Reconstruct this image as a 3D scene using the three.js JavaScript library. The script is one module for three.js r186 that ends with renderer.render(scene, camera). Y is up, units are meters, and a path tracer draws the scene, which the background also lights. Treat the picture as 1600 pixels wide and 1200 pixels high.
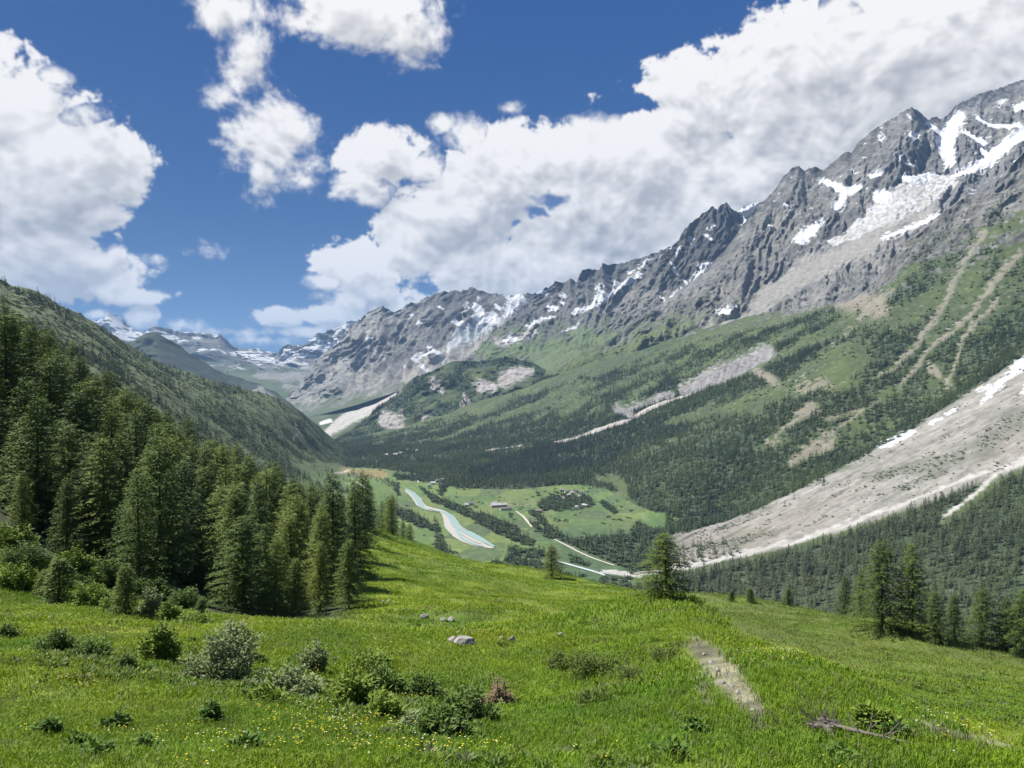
import * as THREE from 'three';
import { mergeGeometries } from 'three/addons/utils/BufferGeometryUtils.js';

// ------------------------------------------------------------------ camera, sky, sun, exposure
const EYE = 1.7, F = 1155, CX = 800, CY = 600;            // eye height above the grass underfoot; lens in pixels of a 1600 px wide frame
const scene = new THREE.Scene();
const camera = new THREE.PerspectiveCamera(2 * Math.atan(600 / F) * 180 / Math.PI, 4 / 3, 0.1, 60000);
camera.position.set(0, EYE, 0); camera.lookAt(0, EYE, -100); camera.updateMatrixWorld();
const renderer = new THREE.WebGLRenderer({ antialias: true });
renderer.toneMapping = THREE.LinearToneMapping; renderer.toneMappingExposure = 2.0;
renderer.shadowMap.enabled = true;
const SUN = new THREE.Vector3(-0.53, 0.82, -0.15).normalize();
const sun = new THREE.DirectionalLight(new THREE.Color(1, 0.955, 0.88), 4.8);
sun.position.copy(SUN).multiplyScalar(9000); sun.castShadow = true; sun.shadow.radius = 1;
Object.assign(sun.shadow.camera, { left: -9000, right: 9000, top: 9000, bottom: -9000, near: 1, far: 30000 });
scene.add(sun, sun.target);
scene.fog = new THREE.FogExp2(new THREE.Color(0.36, 0.62, 1.0), 0.000030);

// ------------------------------------------------------------------ numbers and noise
function rngOf(seed) { let a = seed >>> 0; return () => { a = (a + 0x6D2B79F5) | 0; let t = Math.imul(a ^ (a >>> 15), 1 | a); t = (t + Math.imul(t ^ (t >>> 7), 61 | t)) ^ t; return ((t ^ (t >>> 14)) >>> 0) / 4294967296; }; }
const PERM = new Uint8Array(512), GX = new Float32Array(256), GY = new Float32Array(256), GZ = new Float32Array(256);
{
  const r = rngOf(7); const p = [...Array(256).keys()];
  for (let i = 255; i > 0; i--) { const j = Math.floor(r() * (i + 1)); [p[i], p[j]] = [p[j], p[i]]; }
  for (let i = 0; i < 512; i++) PERM[i] = p[i & 255];
  for (let i = 0; i < 256; i++) { const z = r() * 2 - 1, a = r() * 6.2832, s = Math.sqrt(1 - z * z); GX[i] = s * Math.cos(a); GY[i] = s * Math.sin(a); GZ[i] = z; }
}
function n3(x, y, z) {
  const xi = Math.floor(x), yi = Math.floor(y), zi = Math.floor(z); x -= xi; y -= yi; z -= zi;
  const X = xi & 255, Y = yi & 255, Z = zi & 255, x1 = x - 1, y1 = y - 1, z1 = z - 1;
  const u = x * x * x * (x * (x * 6 - 15) + 10), v = y * y * y * (y * (y * 6 - 15) + 10), w = z * z * z * (z * (z * 6 - 15) + 10);
  const A = PERM[X] + Y, AA = PERM[A] + Z, AB = PERM[A + 1] + Z, B = PERM[X + 1] + Y, BA = PERM[B] + Z, BB = PERM[B + 1] + Z;
  let g = PERM[AA], a = GX[g] * x + GY[g] * y + GZ[g] * z; g = PERM[BA]; let b = GX[g] * x1 + GY[g] * y + GZ[g] * z; const c0 = a + u * (b - a);
  g = PERM[AB]; a = GX[g] * x + GY[g] * y1 + GZ[g] * z; g = PERM[BB]; b = GX[g] * x1 + GY[g] * y1 + GZ[g] * z; const c1 = a + u * (b - a);
  g = PERM[AA + 1]; a = GX[g] * x + GY[g] * y + GZ[g] * z1; g = PERM[BA + 1]; b = GX[g] * x1 + GY[g] * y + GZ[g] * z1; const c2 = a + u * (b - a);
  g = PERM[AB + 1]; a = GX[g] * x + GY[g] * y1 + GZ[g] * z1; g = PERM[BB + 1]; b = GX[g] * x1 + GY[g] * y1 + GZ[g] * z1; const c3 = a + u * (b - a);
  const d0 = c0 + v * (c1 - c0), d1 = c2 + v * (c3 - c2); return 1.5 * (d0 + w * (d1 - d0));
}
function fbm(x, y, z, o = 4, gain = 0.5) { let s = 0, a = 1, t = 0; for (let i = 0; i < o; i++) { s += a * n3(x, y, z); t += a; a *= gain; x = x * 2.03 + 11.3; y = y * 2.03 + 5.7; z = z * 2.03 + 3.1; } return s / t; }
function ridged(x, y, z, o = 5, gain = 0.5) { let s = 0, a = 1, t = 0, w = 1; for (let i = 0; i < o; i++) { let r = 1 - Math.abs(n3(x, y, z)); r *= r; s += a * r * w; t += a; w = Math.min(1, r * 1.6); a *= gain; x = x * 2.05 + 7.1; y = y * 2.05 + 2.9; z = z * 2.05 + 9.2; } return s / t; }
const clamp = (x, a = 0, b = 1) => Math.min(b, Math.max(a, x)), lerp = (a, b, t) => a + (b - a) * t;
const sstep = (a, b, x) => { const t = clamp((x - a) / (b - a)); return t * t * (3 - 2 * t); };
const mix3 = (a, b, t) => [a[0] + (b[0] - a[0]) * t, a[1] + (b[1] - a[1]) * t, a[2] + (b[2] - a[2]) * t];
const mul3 = (a, k) => [a[0] * k, a[1] * k, a[2] * k];
const P = (px, py, z) => new THREE.Vector3((px - CX) / F * z, EYE + (CY - py) / F * z, -z);   // a bearing, a slope and a distance make a point of the land
// nearness (1 on the line, 0 at its width) to a drawn line of [x, y, width] points
function stroke(x, y, pts) {
  let best = 0;
  for (let i = 0; i + 1 < pts.length; i++) {
    const [ax, ay, aw] = pts[i], [bx, by, bw] = pts[i + 1], dx = bx - ax, dy = by - ay;
    const m = Math.max(aw, bw); if (x < Math.min(ax, bx) - m || x > Math.max(ax, bx) + m || y < Math.min(ay, by) - m || y > Math.max(ay, by) + m) continue;
    const t = clamp(((x - ax) * dx + (y - ay) * dy) / (dx * dx + dy * dy + 1e-6)), d = Math.hypot(x - ax - dx * t, y - ay - dy * t);
    best = Math.max(best, 1 - d / lerp(aw, bw, t));
  }
  return best;
}
const strokes = (x, y, list) => { let b = 0; for (const s of list) b = Math.max(b, stroke(x, y, s)); return b; };

// ------------------------------------------------------------------ sky: air and clouds
{
  const W = 4096, H = 2048, data = new Float32Array(W * H * 4);
  // clouds as heaps: bearing and slope (in lens pixels) of the middle, half sizes, strength
  const heaps = [
    [60, 300, 150, 130, 1], [150, 250, 90, 60, .9], [190, 285, 60, 50, .8], [60, 390, 120, 75, 1], [20, 190, 90, 75, .75], [130, 410, 95, 45, .8], [-60, 300, 150, 190, 1], [110, 190, 70, 30, .45], [245, 400, 45, 18, .42],
    [350, 18, 74, 36, .5], [395, 78, 36, 64, .45], [555, 24, 112, 56, .73], [480, 30, 70, 32, .55], [628, 50, 60, 54, .55], [432, 212, 72, 58, .6], [412, 268, 24, 40, .42], [378, 110, 34, 34, .38], [480, 225, 24, 44, .4],
    [600, 245, 62, 44, .85], [575, 290, 42, 38, .7], [665, 262, 40, 30, .6], [730, 215, 36, 26, .5],
    [570, 415, 65, 50, 1], [640, 395, 80, 65, 1], [700, 350, 90, 70, 1], [780, 300, 100, 75, 1], [740, 420, 130, 60, 1], [860, 250, 120, 60, .9], [900, 330, 150, 90, 1], [870, 420, 150, 60, 1],
    [690, 195, 22, 14, .55], [745, 235, 30, 20, .6], [955, 185, 40, 20, .5], [905, 190, 26, 16, .5], [800, 165, 22, 14, .40], [1015, 160, 40, 16, .45], [470, 285, 24, 12, .36], [340, 150, 24, 18, .38], [85, 120, 34, 14, .42], [290, 390, 40, 18, .42], [1000, 260, 120, 90, 1], [1080, 190, 90, 85, 1], [1130, 300, 150, 110, 1], [1200, 180, 120, 100, 1], [1280, 110, 110, 90, 1], [1330, 200, 150, 110, 1], [1420, 80, 130, 100, 1], [1500, 140, 160, 120, 1], [1600, 60, 150, 140, 1], [1700, 120, 200, 180, 1], [1330, 40, 70, 42, .7], [1540, 20, 130, 60, .9],
    [520, 440, 40, 16, .6], [560, 470, 70, 26, .7], [610, 455, 90, 36, .9],
    [215, 465, 55, 12, .75], [228, 495, 26, 17, .85], [155, 492, 20, 8, .6], [440, 497, 34, 14, .85], [520, 492, 62, 17, .85], [285, 508, 40, 12, .55], [470, 517, 70, 9, .5], [340, 520, 80, 9, .42], [390, 532, 80, 8, .4], [545, 505, 60, 18, .7],
  ];
  const gap = [[866, 312, 34, 10], [838, 330, 20, 12], [815, 352, 12, 10]], hole = [[1000, 165, 60, 16], [265, 345, 30, 40]];
  let soft = 1;
  const shape = (px, py) => {
    soft = 0.5;
    let m = -0.45;
    for (const [x, y, a, b, s] of heaps) { const dx = (px - x) / a, dy = (py - y) / b, q = dx * dx + dy * dy; if (q < 6) { const k = s * (1.3 - Math.sqrt(q + 0.02)); if (k > m) { m = k; soft = s < 0.74 ? s * 0.75 : s; } else if (k > 0) m += 0.10 * k; } }
    for (const [x, y, a, b] of hole) { const dx = (px - x) / a, dy = (py - y) / b, q = dx * dx + dy * dy; if (q < 6) { const e = Math.exp(-q * 0.8), c = 0.75; m -= c * e; } }
    return m;
  };
  const away = (X, Y, Z) => { soft = 0.8; const k = 1.6 / (Y + 0.22); return fbm(X * k + 31, Y * 2, Z * k + 7, 3) * 1.9 - 0.42 + 0.12 * (1 - Y); };   // the same kind of cloud over the rest of the sky
  const field = (X, Y, Z, fine) => {
    let base;
    const front = -Z;
    if (front > 0.15) {
      const px = CX + F * X / front, py = CY - F * Y / front, e = Math.max(Math.abs(px - CX) - 820, Math.abs(py - 300) - 330);
      const k = sstep(0, 420, e);
      base = k >= 1 ? away(X, Y, Z) : k <= 0 ? shape(px, py) : lerp(shape(px, py), away(X, Y, Z), k);
    } else base = away(X, Y, Z);
    if (base < -0.6) return base;
    const wx = n3(X * 9, Y * 9, Z * 9) * 0.02, wy = n3(X * 9 + 40, Y * 9, Z * 9) * 0.02;
    let s = 0, a = 0.56, f = 5.5;
    for (let i = 0; i < fine; i++) { const v = n3((X + wx) * f + i * 17, (Y + wy) * f * 1.25, Z * f + i * 5); s += a * (i < 3 ? (0.42 - 1.25 * Math.abs(v)) * 0.75 + v * 0.45 : v * 1.15); a *= i < 3 ? 0.64 : 0.76; f *= 2.13; }
    return base + s * 1.12 - 0.13;
  };
  const sunDir = SUN, up = new THREE.Vector3(0, 1, 0);
  for (let j = 0; j < H; j++) {
    const el = ((j + 0.5) / H - 0.5) * Math.PI, cy = Math.cos(el), Y = Math.sin(el);
    for (let i = 0; i < W; i++) {
      const o = (j * W + i) * 4; data[o + 3] = 1;
      if (Y < -0.01) { data[o] = 0.10; data[o + 1] = 0.125; data[o + 2] = 0.14; continue; }
      const az = ((i + 0.5) / W - 0.5) * 2 * Math.PI, X = Math.cos(az) * cy, Z = Math.sin(az) * cy;
      const y = Math.max(Y, 0), h = Math.pow(1 - y, 6), h2 = Math.pow(1 - y, 20);
      let r = lerp(0.006, 0.075, h) + 0.11 * h2, g = lerp(0.070, 0.235, h) + 0.10 * h2, b = lerp(0.290, 0.50, h) + 0.04 * h2;
      const cs = X * sunDir.x + Y * sunDir.y + Z * sunDir.z, glow = 0.10 * Math.pow(Math.max(0, cs), 6);
      r += glow * 0.8; g += glow * 0.9; b += glow;
      const f = field(X, Y, Z, 7);
      const low = sstep(0.015, 0.06, Y);
      let alpha = sstep(0.0, lerp(0.62, 0.17, clamp((soft - 0.4) / 0.55)), f) * lerp(0.75, 1, low);
      if (alpha > 0.002 && Z < -0.5 && Math.abs(CX - F * X / Z - 850) < 120) {   // a torn gap in the bank
        const wx = 26 * fbm(X * 30, Y * 34, Z * 30, 4), wy = 22 * fbm(X * 30 + 9, Y * 34, Z * 30, 4), px = CX - F * X / Z + wx, py = CY + F * Y / Z + wy; let e = 0;
        for (const [x, y, a, b] of gap) e = Math.max(e, Math.exp(-(((px - x) / a) ** 2) - ((py - y) / b) ** 2));
        alpha *= 1 - 0.92 * sstep(0.25, 0.85, e + 0.25 * fbm(X * 70, Y * 80, Z * 70, 3));
      }
      if (alpha > 0.002) {
        // self-shade: how much cloud stands towards the light
        const k1 = 0.014, k2 = 0.055;
        const f0 = field(X, Y, Z, 5), f1 = field(X + sunDir.x * k1 * 0.7, Y + k1, Z, 5), f2 = field(X + sunDir.x * k2 * 0.6, Y + k2, Z, 3);
        const depth = Math.max(0, f1) * 0.35 + Math.max(0, f2) * 0.9, edge = f0 - f1;
        let l = 0.55 + 0.44 * Math.exp(-depth * 1.05) + clamp(edge, -0.35, 0.45) * 0.55 + 0.12 * fbm(X * 11, Y * 15, Z * 11, 5, 0.6) + 0.16 * (0.33 - Math.abs(n3(X * 17, Y * 24, Z * 17))) + 0.12 * (0.33 - Math.abs(n3(X * 41, Y * 52, Z * 41)));
        l = clamp(l, 0.40, 0.97);
        const t = (l - 0.40) / 0.52;
        const cr = lerp(0.42, 1.02, t), cg = lerp(0.425, 0.99, t), cb = lerp(0.45, 0.96, t);
        alpha = Math.min(alpha, 0.97);
        r = lerp(r, cr, alpha); g = lerp(g, cg, alpha); b = lerp(b, cb, alpha);
      }
      data[o] = r / 2; data[o + 1] = g / 2; data[o + 2] = b / 2;
    }
  }
  const sky = new THREE.DataTexture(data, W, H, THREE.RGBAFormat, THREE.FloatType);
  sky.mapping = THREE.EquirectangularReflectionMapping; sky.magFilter = THREE.LinearFilter; sky.needsUpdate = true;
  scene.background = sky; scene.environment = sky;
}

// ------------------------------------------------------------------ naming
const taken = new Map();
function numbered(name) { const n = taken.get(name) ?? 0; taken.set(name, n + 1); return n ? `${name}_${String(n).padStart(3, '0')}` : name; }
function tag(o, label, category, group, kind) { o.userData = { label, category }; if (group) o.userData.group = group; if (kind) o.userData.kind = kind; return o; }
function top(o, name, label, category, group, kind) { o.name = numbered(name); tag(o, label, category, group, kind); scene.add(o); return o; }
function part(name, geo, mat, parent) { const m = new THREE.Mesh(geo, mat); m.name = name; m.castShadow = m.receiveShadow = true; parent.add(m); return m; }

// ------------------------------------------------------------------ land between curves
// rows: curves across the view, near to far, each a list of [px, py, z]; between them the land is smooth, then relief is added
function rowAt(row, px) {
  let i = 0; while (i < row.length - 2 && px > row[i + 1][0]) i++;
  const a = row[i], b = row[i + 1], t = (px - a[0]) / (b[0] - a[0]); return [lerp(a[1], b[1], t), Math.max(1, lerp(a[2], b[2], t))];
}
const cat = (a, b, c, d, t) => 0.5 * (2 * b + (c - a) * t + (2 * a - 5 * b + 4 * c - d) * t * t + (3 * b - a - 3 * c + d) * t * t * t);
function loft({ name, label, category = 'mountain', rows, px, cols, sub, relief, color, back = 0, mat, smooth = 0 }) {
  const R = rows.length, ts = [];
  for (let k = 0; k < R - 1; k++) for (let s = 0; s < sub[k]; s++) ts.push(k + s / sub[k]);
  ts.push(R - 1);
  const nr = ts.length + (back ? 5 : 0), pos = new Float32Array(cols * nr * 3), info = new Float32Array(cols * nr * 3);
  for (let c = 0; c < cols; c++) {
    const x = lerp(px[0], px[1], c / (cols - 1));
    const prof = rows.map(r => {
      let [y, z] = rowAt(r, x);
      if (smooth) { let sy = y, sz = z; for (const d of [-1, -.5, .5, 1]) { const q = rowAt(r, x + d * smooth); sy += q[0]; sz += q[1]; } y = sy / 5; z = sz / 5; }
      return [(CY - y) / F * z, z];
    });
    for (let k = 0; k < nr; k++) {
      let Y, Z, t;
      if (k < ts.length) {
        t = ts[k]; const i = Math.min(Math.floor(t), R - 2), f = t - i, q = n => prof[clamp(n, 0, R - 1)];
        Y = cat(q(i - 1)[0], q(i)[0], q(i + 1)[0], q(i + 2)[0], f); Z = cat(q(i - 1)[1], q(i)[1], q(i + 1)[1], q(i + 2)[1], f);
        if (i === R - 2 && f > 0.5) { Y = lerp(Y, lerp(q(i)[0], q(i + 1)[0], f), (f - .5) * 2); }
      } else { const b = (k - ts.length + 1) / 5; t = R - 1 + b; Y = prof[R - 1][0] - back * b * b; Z = prof[R - 1][1] + back * b * 0.8; }
      const o = (k * cols + c) * 3; pos[o] = (x - CX) / F * Z; pos[o + 1] = EYE + Y; pos[o + 2] = -Z;
      info[o] = x; info[o + 1] = CY - F * Y / Z; info[o + 2] = t;
    }
  }
  if (relief) for (let v = 0; v < cols * nr; v++) {
    const o = v * 3, d = relief(pos[o], pos[o + 1], pos[o + 2], info[o], info[o + 1], info[o + 2]);
    pos[o + 1] += d[0]; pos[o] -= d[1] * 0.5; pos[o + 2] += d[1];
  }
  const idx = new Uint32Array((cols - 1) * (nr - 1) * 6); let w = 0;
  for (let k = 0; k < nr - 1; k++) for (let c = 0; c < cols - 1; c++) { const a = k * cols + c, b = a + 1, d = a + cols, e = d + 1; idx[w++] = a; idx[w++] = b; idx[w++] = d; idx[w++] = b; idx[w++] = e; idx[w++] = d; }
  const g = new THREE.BufferGeometry();
  g.setAttribute('position', new THREE.BufferAttribute(pos, 3)); g.setIndex(new THREE.BufferAttribute(idx, 1)); g.computeVertexNormals();
  const nor = g.attributes.normal.array, col = new Float32Array(cols * nr * 3);
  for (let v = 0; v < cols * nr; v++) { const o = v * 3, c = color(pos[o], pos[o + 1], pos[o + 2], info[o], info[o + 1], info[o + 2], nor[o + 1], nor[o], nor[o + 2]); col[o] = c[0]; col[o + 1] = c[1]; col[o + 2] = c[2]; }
  g.setAttribute('color', new THREE.BufferAttribute(col, 3));
  const m = new THREE.Mesh(g, mat ?? LAND); m.castShadow = m.receiveShadow = true;
  top(m, name, label, category, null, 'structure');
  return {
    mesh: m, cols, nr, pos, info, px,
    hit(x, y) {                                      // the nearest point of this land on that bearing and slope
      const cf = clamp((x - px[0]) / (px[1] - px[0]) * (cols - 1), 0, cols - 1.001), c = Math.floor(cf), f = cf - c; let last = null;
      for (let k = 0; k < nr; k++) {
        const o = (k * cols + c) * 3, q = [0, 1, 2].map(n => lerp(pos[o + n], pos[o + 3 + n], f)), yy = CY - F * (q[1] - EYE) / -q[2];
        if (last && yy <= y && last.yy > y) { const t = (last.yy - y) / (last.yy - yy); return new THREE.Vector3(lerp(last.q[0], q[0], t), lerp(last.q[1], q[1], t), lerp(last.q[2], q[2], t)); }
        last = { q, yy };
      }
      return null;
    },
    scatter(n, rnd, accept, put) {                   // n tries spread evenly over the ground seen from above
      const cells = (cols - 1) * (nr - 1), cum = new Float64Array(cells); let sum = 0;
      for (let k = 0; k < nr - 1; k++) for (let c = 0; c < cols - 1; c++) {
        const a = (k * cols + c) * 3, b = a + 3, d = a + cols * 3;
        sum += Math.abs((pos[b] - pos[a]) * (pos[d + 2] - pos[a + 2]) - (pos[b + 2] - pos[a + 2]) * (pos[d] - pos[a])); cum[k * (cols - 1) + c] = sum;
      }
      for (let i = 0; i < n; i++) {
        const r = rnd() * sum; let lo = 0, hi = cells - 1; while (lo < hi) { const m = (lo + hi) >> 1; if (cum[m] < r) lo = m + 1; else hi = m; }
        const k = Math.floor(lo / (cols - 1)), c = lo % (cols - 1), a = (k * cols + c) * 3, b = a + 3, d = a + cols * 3, e = d + 3, u = rnd(), v = rnd();
        const bl = (A, n) => lerp(lerp(A[a + n], A[b + n], u), lerp(A[d + n], A[e + n], u), v);
        const x = bl(pos, 0), y = bl(pos, 1), z = bl(pos, 2), ix = bl(info, 0), iy = bl(info, 1), it = bl(info, 2);
        const q = accept(x, y, z, ix, iy, it); if (q > rnd()) put(x, y, z, ix, iy, it);
      }
    },
  };
}
const LAND = new THREE.MeshStandardMaterial({ vertexColors: true, roughness: 0.95, side: THREE.DoubleSide });

// base colours of the ground
const ROCK = [0.17, 0.16, 0.15], ROCKD = [0.055, 0.058, 0.060], ROCKL = [0.225, 0.222, 0.21], SCREE = [0.255, 0.245, 0.220], SNOW = [0.50, 0.515, 0.535], ICE = [0.36, 0.40, 0.43], GRASS = [0.068, 0.094, 0.024], GRASSD = [0.038, 0.060, 0.020], WOOD = [0.022, 0.040, 0.016], LAWN = [0.10, 0.170, 0.036], EARTH = [0.21, 0.175, 0.13];

function rockColor(x, y, z, ny) {
  const a = fbm(x / 420, y / 260, z / 420, 4), b = fbm(x / 40, y / 60, z / 40, 3), c = n3(x / 900 + 5, y / 900, z / 900);
  const cr = ridged(x / 60, y / 130, z / 60, 4); let k = mix3(ROCKD, ROCKL, clamp(0.40 + a * 0.6 + b * 0.75 - sstep(.66, .86, cr) * .55));
  k = mix3(k, [k[0] * 1.03, k[1] * 1.0, k[2] * 0.93], clamp(0.5 + c));
  return k;
}
// ribs and gullies running down a face
// ribs and gullies of a face: shear leans them, scale and length in lens pixels at that face
function ribs(px, py, amp, scale, shear, seed) {
  const w = n3(px / scale / 2.5, py / scale / 2.5, seed + 3) * scale * 1.0 + n3(px / scale / .8, py / scale / .8, seed + 6) * scale * .25; amp *= clamp(.75 + 1.1 * n3(px / scale / 1.7 + 9, py / scale / 1.7, seed), .2, 1.5); const u = (px + shear * py + w) / scale, v = py / (scale * 5);
  return amp * (ridged(u + seed, v, seed * 1.7, 5, .52) - .55) * 1.5;
}
function crag(x, y, z, amp, scale, seed) {
  const wx = x + 0.22 * scale * n3(x / scale, y / scale, z / scale + seed), s = scale;
  return amp * ((ridged(wx / s + seed, y / (s * 2.6), z / (s * 1.5), 6, 0.55) - 0.55) * 1.5);
}

// unseen disc far below, added to stretch the haze out to the horizon
{
  const g = new THREE.CircleGeometry(30000, 72); g.rotateX(-Math.PI / 2); const m = new THREE.Mesh(g, new THREE.MeshStandardMaterial({ color: new THREE.Color().setRGB(.05, .075, .035), roughness: 1 }));
  m.position.y = -1100; m.receiveShadow = true; top(m, 'ground', 'hidden disc far below the land, added to stretch the haze', 'ground', null, 'structure');
}
// ------------------------------------------------------------------ the valley and its right side
const rightRows = [
  [[300, 1000, 925], [1000, 1000, 925], [1200, 1010, 870], [1400, 1030, 780], [1600, 1040, 720], [2000, 1060, 640]],
  [[300, 900, 1232], [800, 900, 1232], [1000, 898, 1240], [1060, 889, 1275], [1200, 858, 1300], [1400, 798, 1330], [1600, 720, 1350], [2000, 560, 1380]],
  [[300, 830, 1607], [800, 830, 1607], [1000, 833, 1586], [1060, 838, 1560], [1150, 812, 1620], [1200, 790, 1650], [1300, 742, 1700], [1400, 686, 1740], [1500, 626, 1770], [1600, 556, 1800], [2000, 330, 1900]],
  [[300, 735, 2738], [560, 730, 2843], [640, 735, 2738], [700, 762, 2281], [800, 765, 2240], [900, 755, 2385], [960, 765, 2240], [1000, 796, 1886], [1060, 804, 1811], [1160, 780, 1830], [1300, 712, 1880], [1400, 655, 1930], [1500, 594, 1980], [1600, 530, 2040], [2000, 320, 2100]],
  [[300, 715, 3600], [560, 702, 3624], [640, 700, 3600], [750, 690, 3500], [860, 686, 3300], [960, 657, 3100], [1060, 625, 2950], [1100, 610, 2900], [1200, 575, 2700], [1340, 520, 2500], [1400, 500, 2450], [1500, 462, 2420], [1600, 420, 2380], [2000, 280, 2300]],
  [[300, 700, 4700], [520, 692, 4700], [600, 672, 4700], [700, 644, 4600], [800, 612, 4500], [900, 575, 4400], [1000, 545, 4200], [1100, 513, 4000], [1200, 490, 3700], [1330, 472, 3250], [1380, 432, 3050], [1410, 385, 3000], [1440, 352, 2950], [1480, 330, 2900], [1520, 314, 2850], [1545, 298, 2800], [1600, 240, 2750], [2000, 60, 2600]],
];
const tracks = [[[1537, 366, 7], [1490, 440, 8], [1462, 500, 7], [1440, 527, 6], [1392, 573, 5], [1365, 590, 4]], [[1592, 398, 10], [1545, 455, 8], [1505, 505, 6], [1440, 558, 6], [1405, 600, 5]], [[1560, 470, 5], [1510, 520, 5], [1495, 560, 4], [1480, 605, 4]], [[1395, 452, 5], [1340, 500, 3], [1300, 540, 3]], [[1375, 625, 3], [1310, 670, 3], [1290, 700, 3]], [[1480, 612, 6], [1440, 650, 4]]];
const bare = [[[1290, 690, 22], [1240, 720, 14]], [[1455, 570, 10], [1470, 585, 6]], [[1320, 470, 26], [1370, 480, 22]], [[1270, 640, 14], [1200, 690, 6]], [[1290, 660, 5], [1350, 640, 4]], [[1180, 575, 12], [1210, 600, 10]], [[1250, 610, 9], [1290, 595, 8]]];
const moraineWall = [[[1070, 606, 15], [1130, 582, 19], [1200, 548, 15]], [[985, 638, 10], [1050, 616, 8]], [[965, 640, 9], [985, 650, 8]]];
const torrent = [[[868, 692, 2.5], [925, 676, 3.5], [980, 658, 3.5], [1060, 622, 3], [1085, 612, 2]], [[760, 704, 2.5], [815, 694, 2.5]]];
const glade = [[[1040, 660, 5], [1130, 640, 22], [1250, 600, 26], [1330, 560, 28]], [[930, 745, 8], [968, 752, 14], [975, 790, 12]], [[1180, 700, 8], [1230, 690, 9]], [[680, 690, 3], [800, 645, 6], [900, 620, 6]], [[1100, 600, 3], [1250, 545, 8], [1330, 500, 14]]];
const snowR1 = [[[1375, 698, 4], [1402, 686, 6], [1428, 672, 3]], [[1455, 662, 4], [1470, 654, 3]], [[1480, 648, 3], [1492, 642, 3]], [[1530, 630, 3], [1562, 600, 6], [1585, 578, 9], [1620, 552, 13]], [[1594, 612, 4], [1612, 592, 8]], [[1528, 610, 4], [1548, 602, 3]]];
const streamEdge = [[[1000, 897, 5], [1060, 886, 6], [1130, 872, 5], [1250, 843, 5], [1330, 815, 5], [1400, 792, 4], [1500, 752, 4], [1600, 716, 6], [1700, 680, 7]], [[1470, 810, 3], [1520, 775, 4], [1560, 740, 5], [1600, 720, 5]], [[940, 893, 4], [1000, 899, 6]]];
const fanGreen = [[[1540, 695, 26], [1568, 665, 28], [1610, 650, 34]], [[1350, 745, 12], [1430, 735, 18], [1500, 715, 14]], [[1060, 862, 10], [1130, 850, 12], [1210, 832, 9]], [[1120, 830, 6], [1180, 806, 7]], [[1400, 765, 8], [1480, 735, 9]]];
function woodR(x, y, z, px, py, t) {                   // how densely the right side and the floor are wooded, 0..1
  const n = fbm(x / 130, z / 130, 4.4, 3), n2 = n3(x / 420, z / 420, 8.8);
  if (t < 1) { if (px < 985) return 0.5 + n; return clamp(0.95 + n * 0.7 - 3 * sstep(0, .4, strokes(px, py, streamEdge)) - 3 * sstep(0, .4, strokes(px, py - 7, streamEdge)) - 3 * sstep(0, .4, strokes(px, py - 13, streamEdge))); }
  if (t < 2.02 && px > 1040) { return clamp(sstep(0.2, 0.6, n2) * 0.05 + sstep(1180, 1080, px) * 0.25 * sstep(1.6, 1.0, t)); }
  if (t < 3 && px < 1040) return floorWood(px, py, n);
  if (t < 3) return px > 1160 ? clamp(0.75 + n * 1.3) : clamp(0.9 + n * 0.6);
  let d = t < 4 ? 0.82 + n * 1.3 + n2 * .4 : 0.75 - (t - 4) * 1.0 + n * 1.6;
  if (px > 1280 && t > 3) d = 0.62 - sstep(3.1, 4.0, t) * 0.62 + n * 1.4 + n2 * 0.4;
  if (px > 1230 && px < 1345 && py > 470 && py < 640 && t > 3.5) d = Math.max(d, 0.9 - Math.abs(py - (760 - (px - 1000) * 0.78)) / 45 + n);
  d += strokes(px, py, cloudShadeBelt); d -= 1.5 * strokes(px, py, glade) + 3 * strokes(px, py, moraineWall) + 3 * strokes(px, py, torrent) + 2 * strokes(px, py, tracks) + 2 * strokes(px, py, bare);
  return clamp(d) * (t > 4.75 ? 0.15 : 1);
}
const riverBed = [[[636, 766, 16], [650, 778, 18], [668, 797, 16], [690, 802, 14], [706, 820, 26], [722, 836, 34], [748, 852, 34], [776, 862, 20]], [[806, 803, 8], [831, 830, 8]], [[866, 848, 8], [960, 890, 10]], [[868, 885, 8], [985, 914, 9]]];
function cell(x, z, sx, sz, seed) { const u = x / sx, v = z / sz, iu = Math.floor(u), iv = Math.floor(v); let b = 9, id = 0; for (let i = -1; i < 2; i++) for (let j = -1; j < 2; j++) { const h = n3((iu + i) * 7.31 + .5, (iv + j) * 5.17 + .5, seed) * .5 + .5, h2 = n3((iu + i) * 3.7 + .3, (iv + j) * 9.1 + .2, seed + 4) * .5 + .5, d = Math.hypot(iu + i + h - u, iv + j + h2 - v); if (d < b) { b = d; id = h + h2 * 3.1; } } return id - Math.floor(id); }
const cloudShadeBelt = [[[740, 742, 12], [800, 722, 16], [880, 705, 20], [950, 672, 20], [1000, 645, 12]], [[760, 745, 8], [880, 728, 12], [960, 705, 10]]];  // a cloud shadow put into the wood as darker, denser conifers
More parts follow.
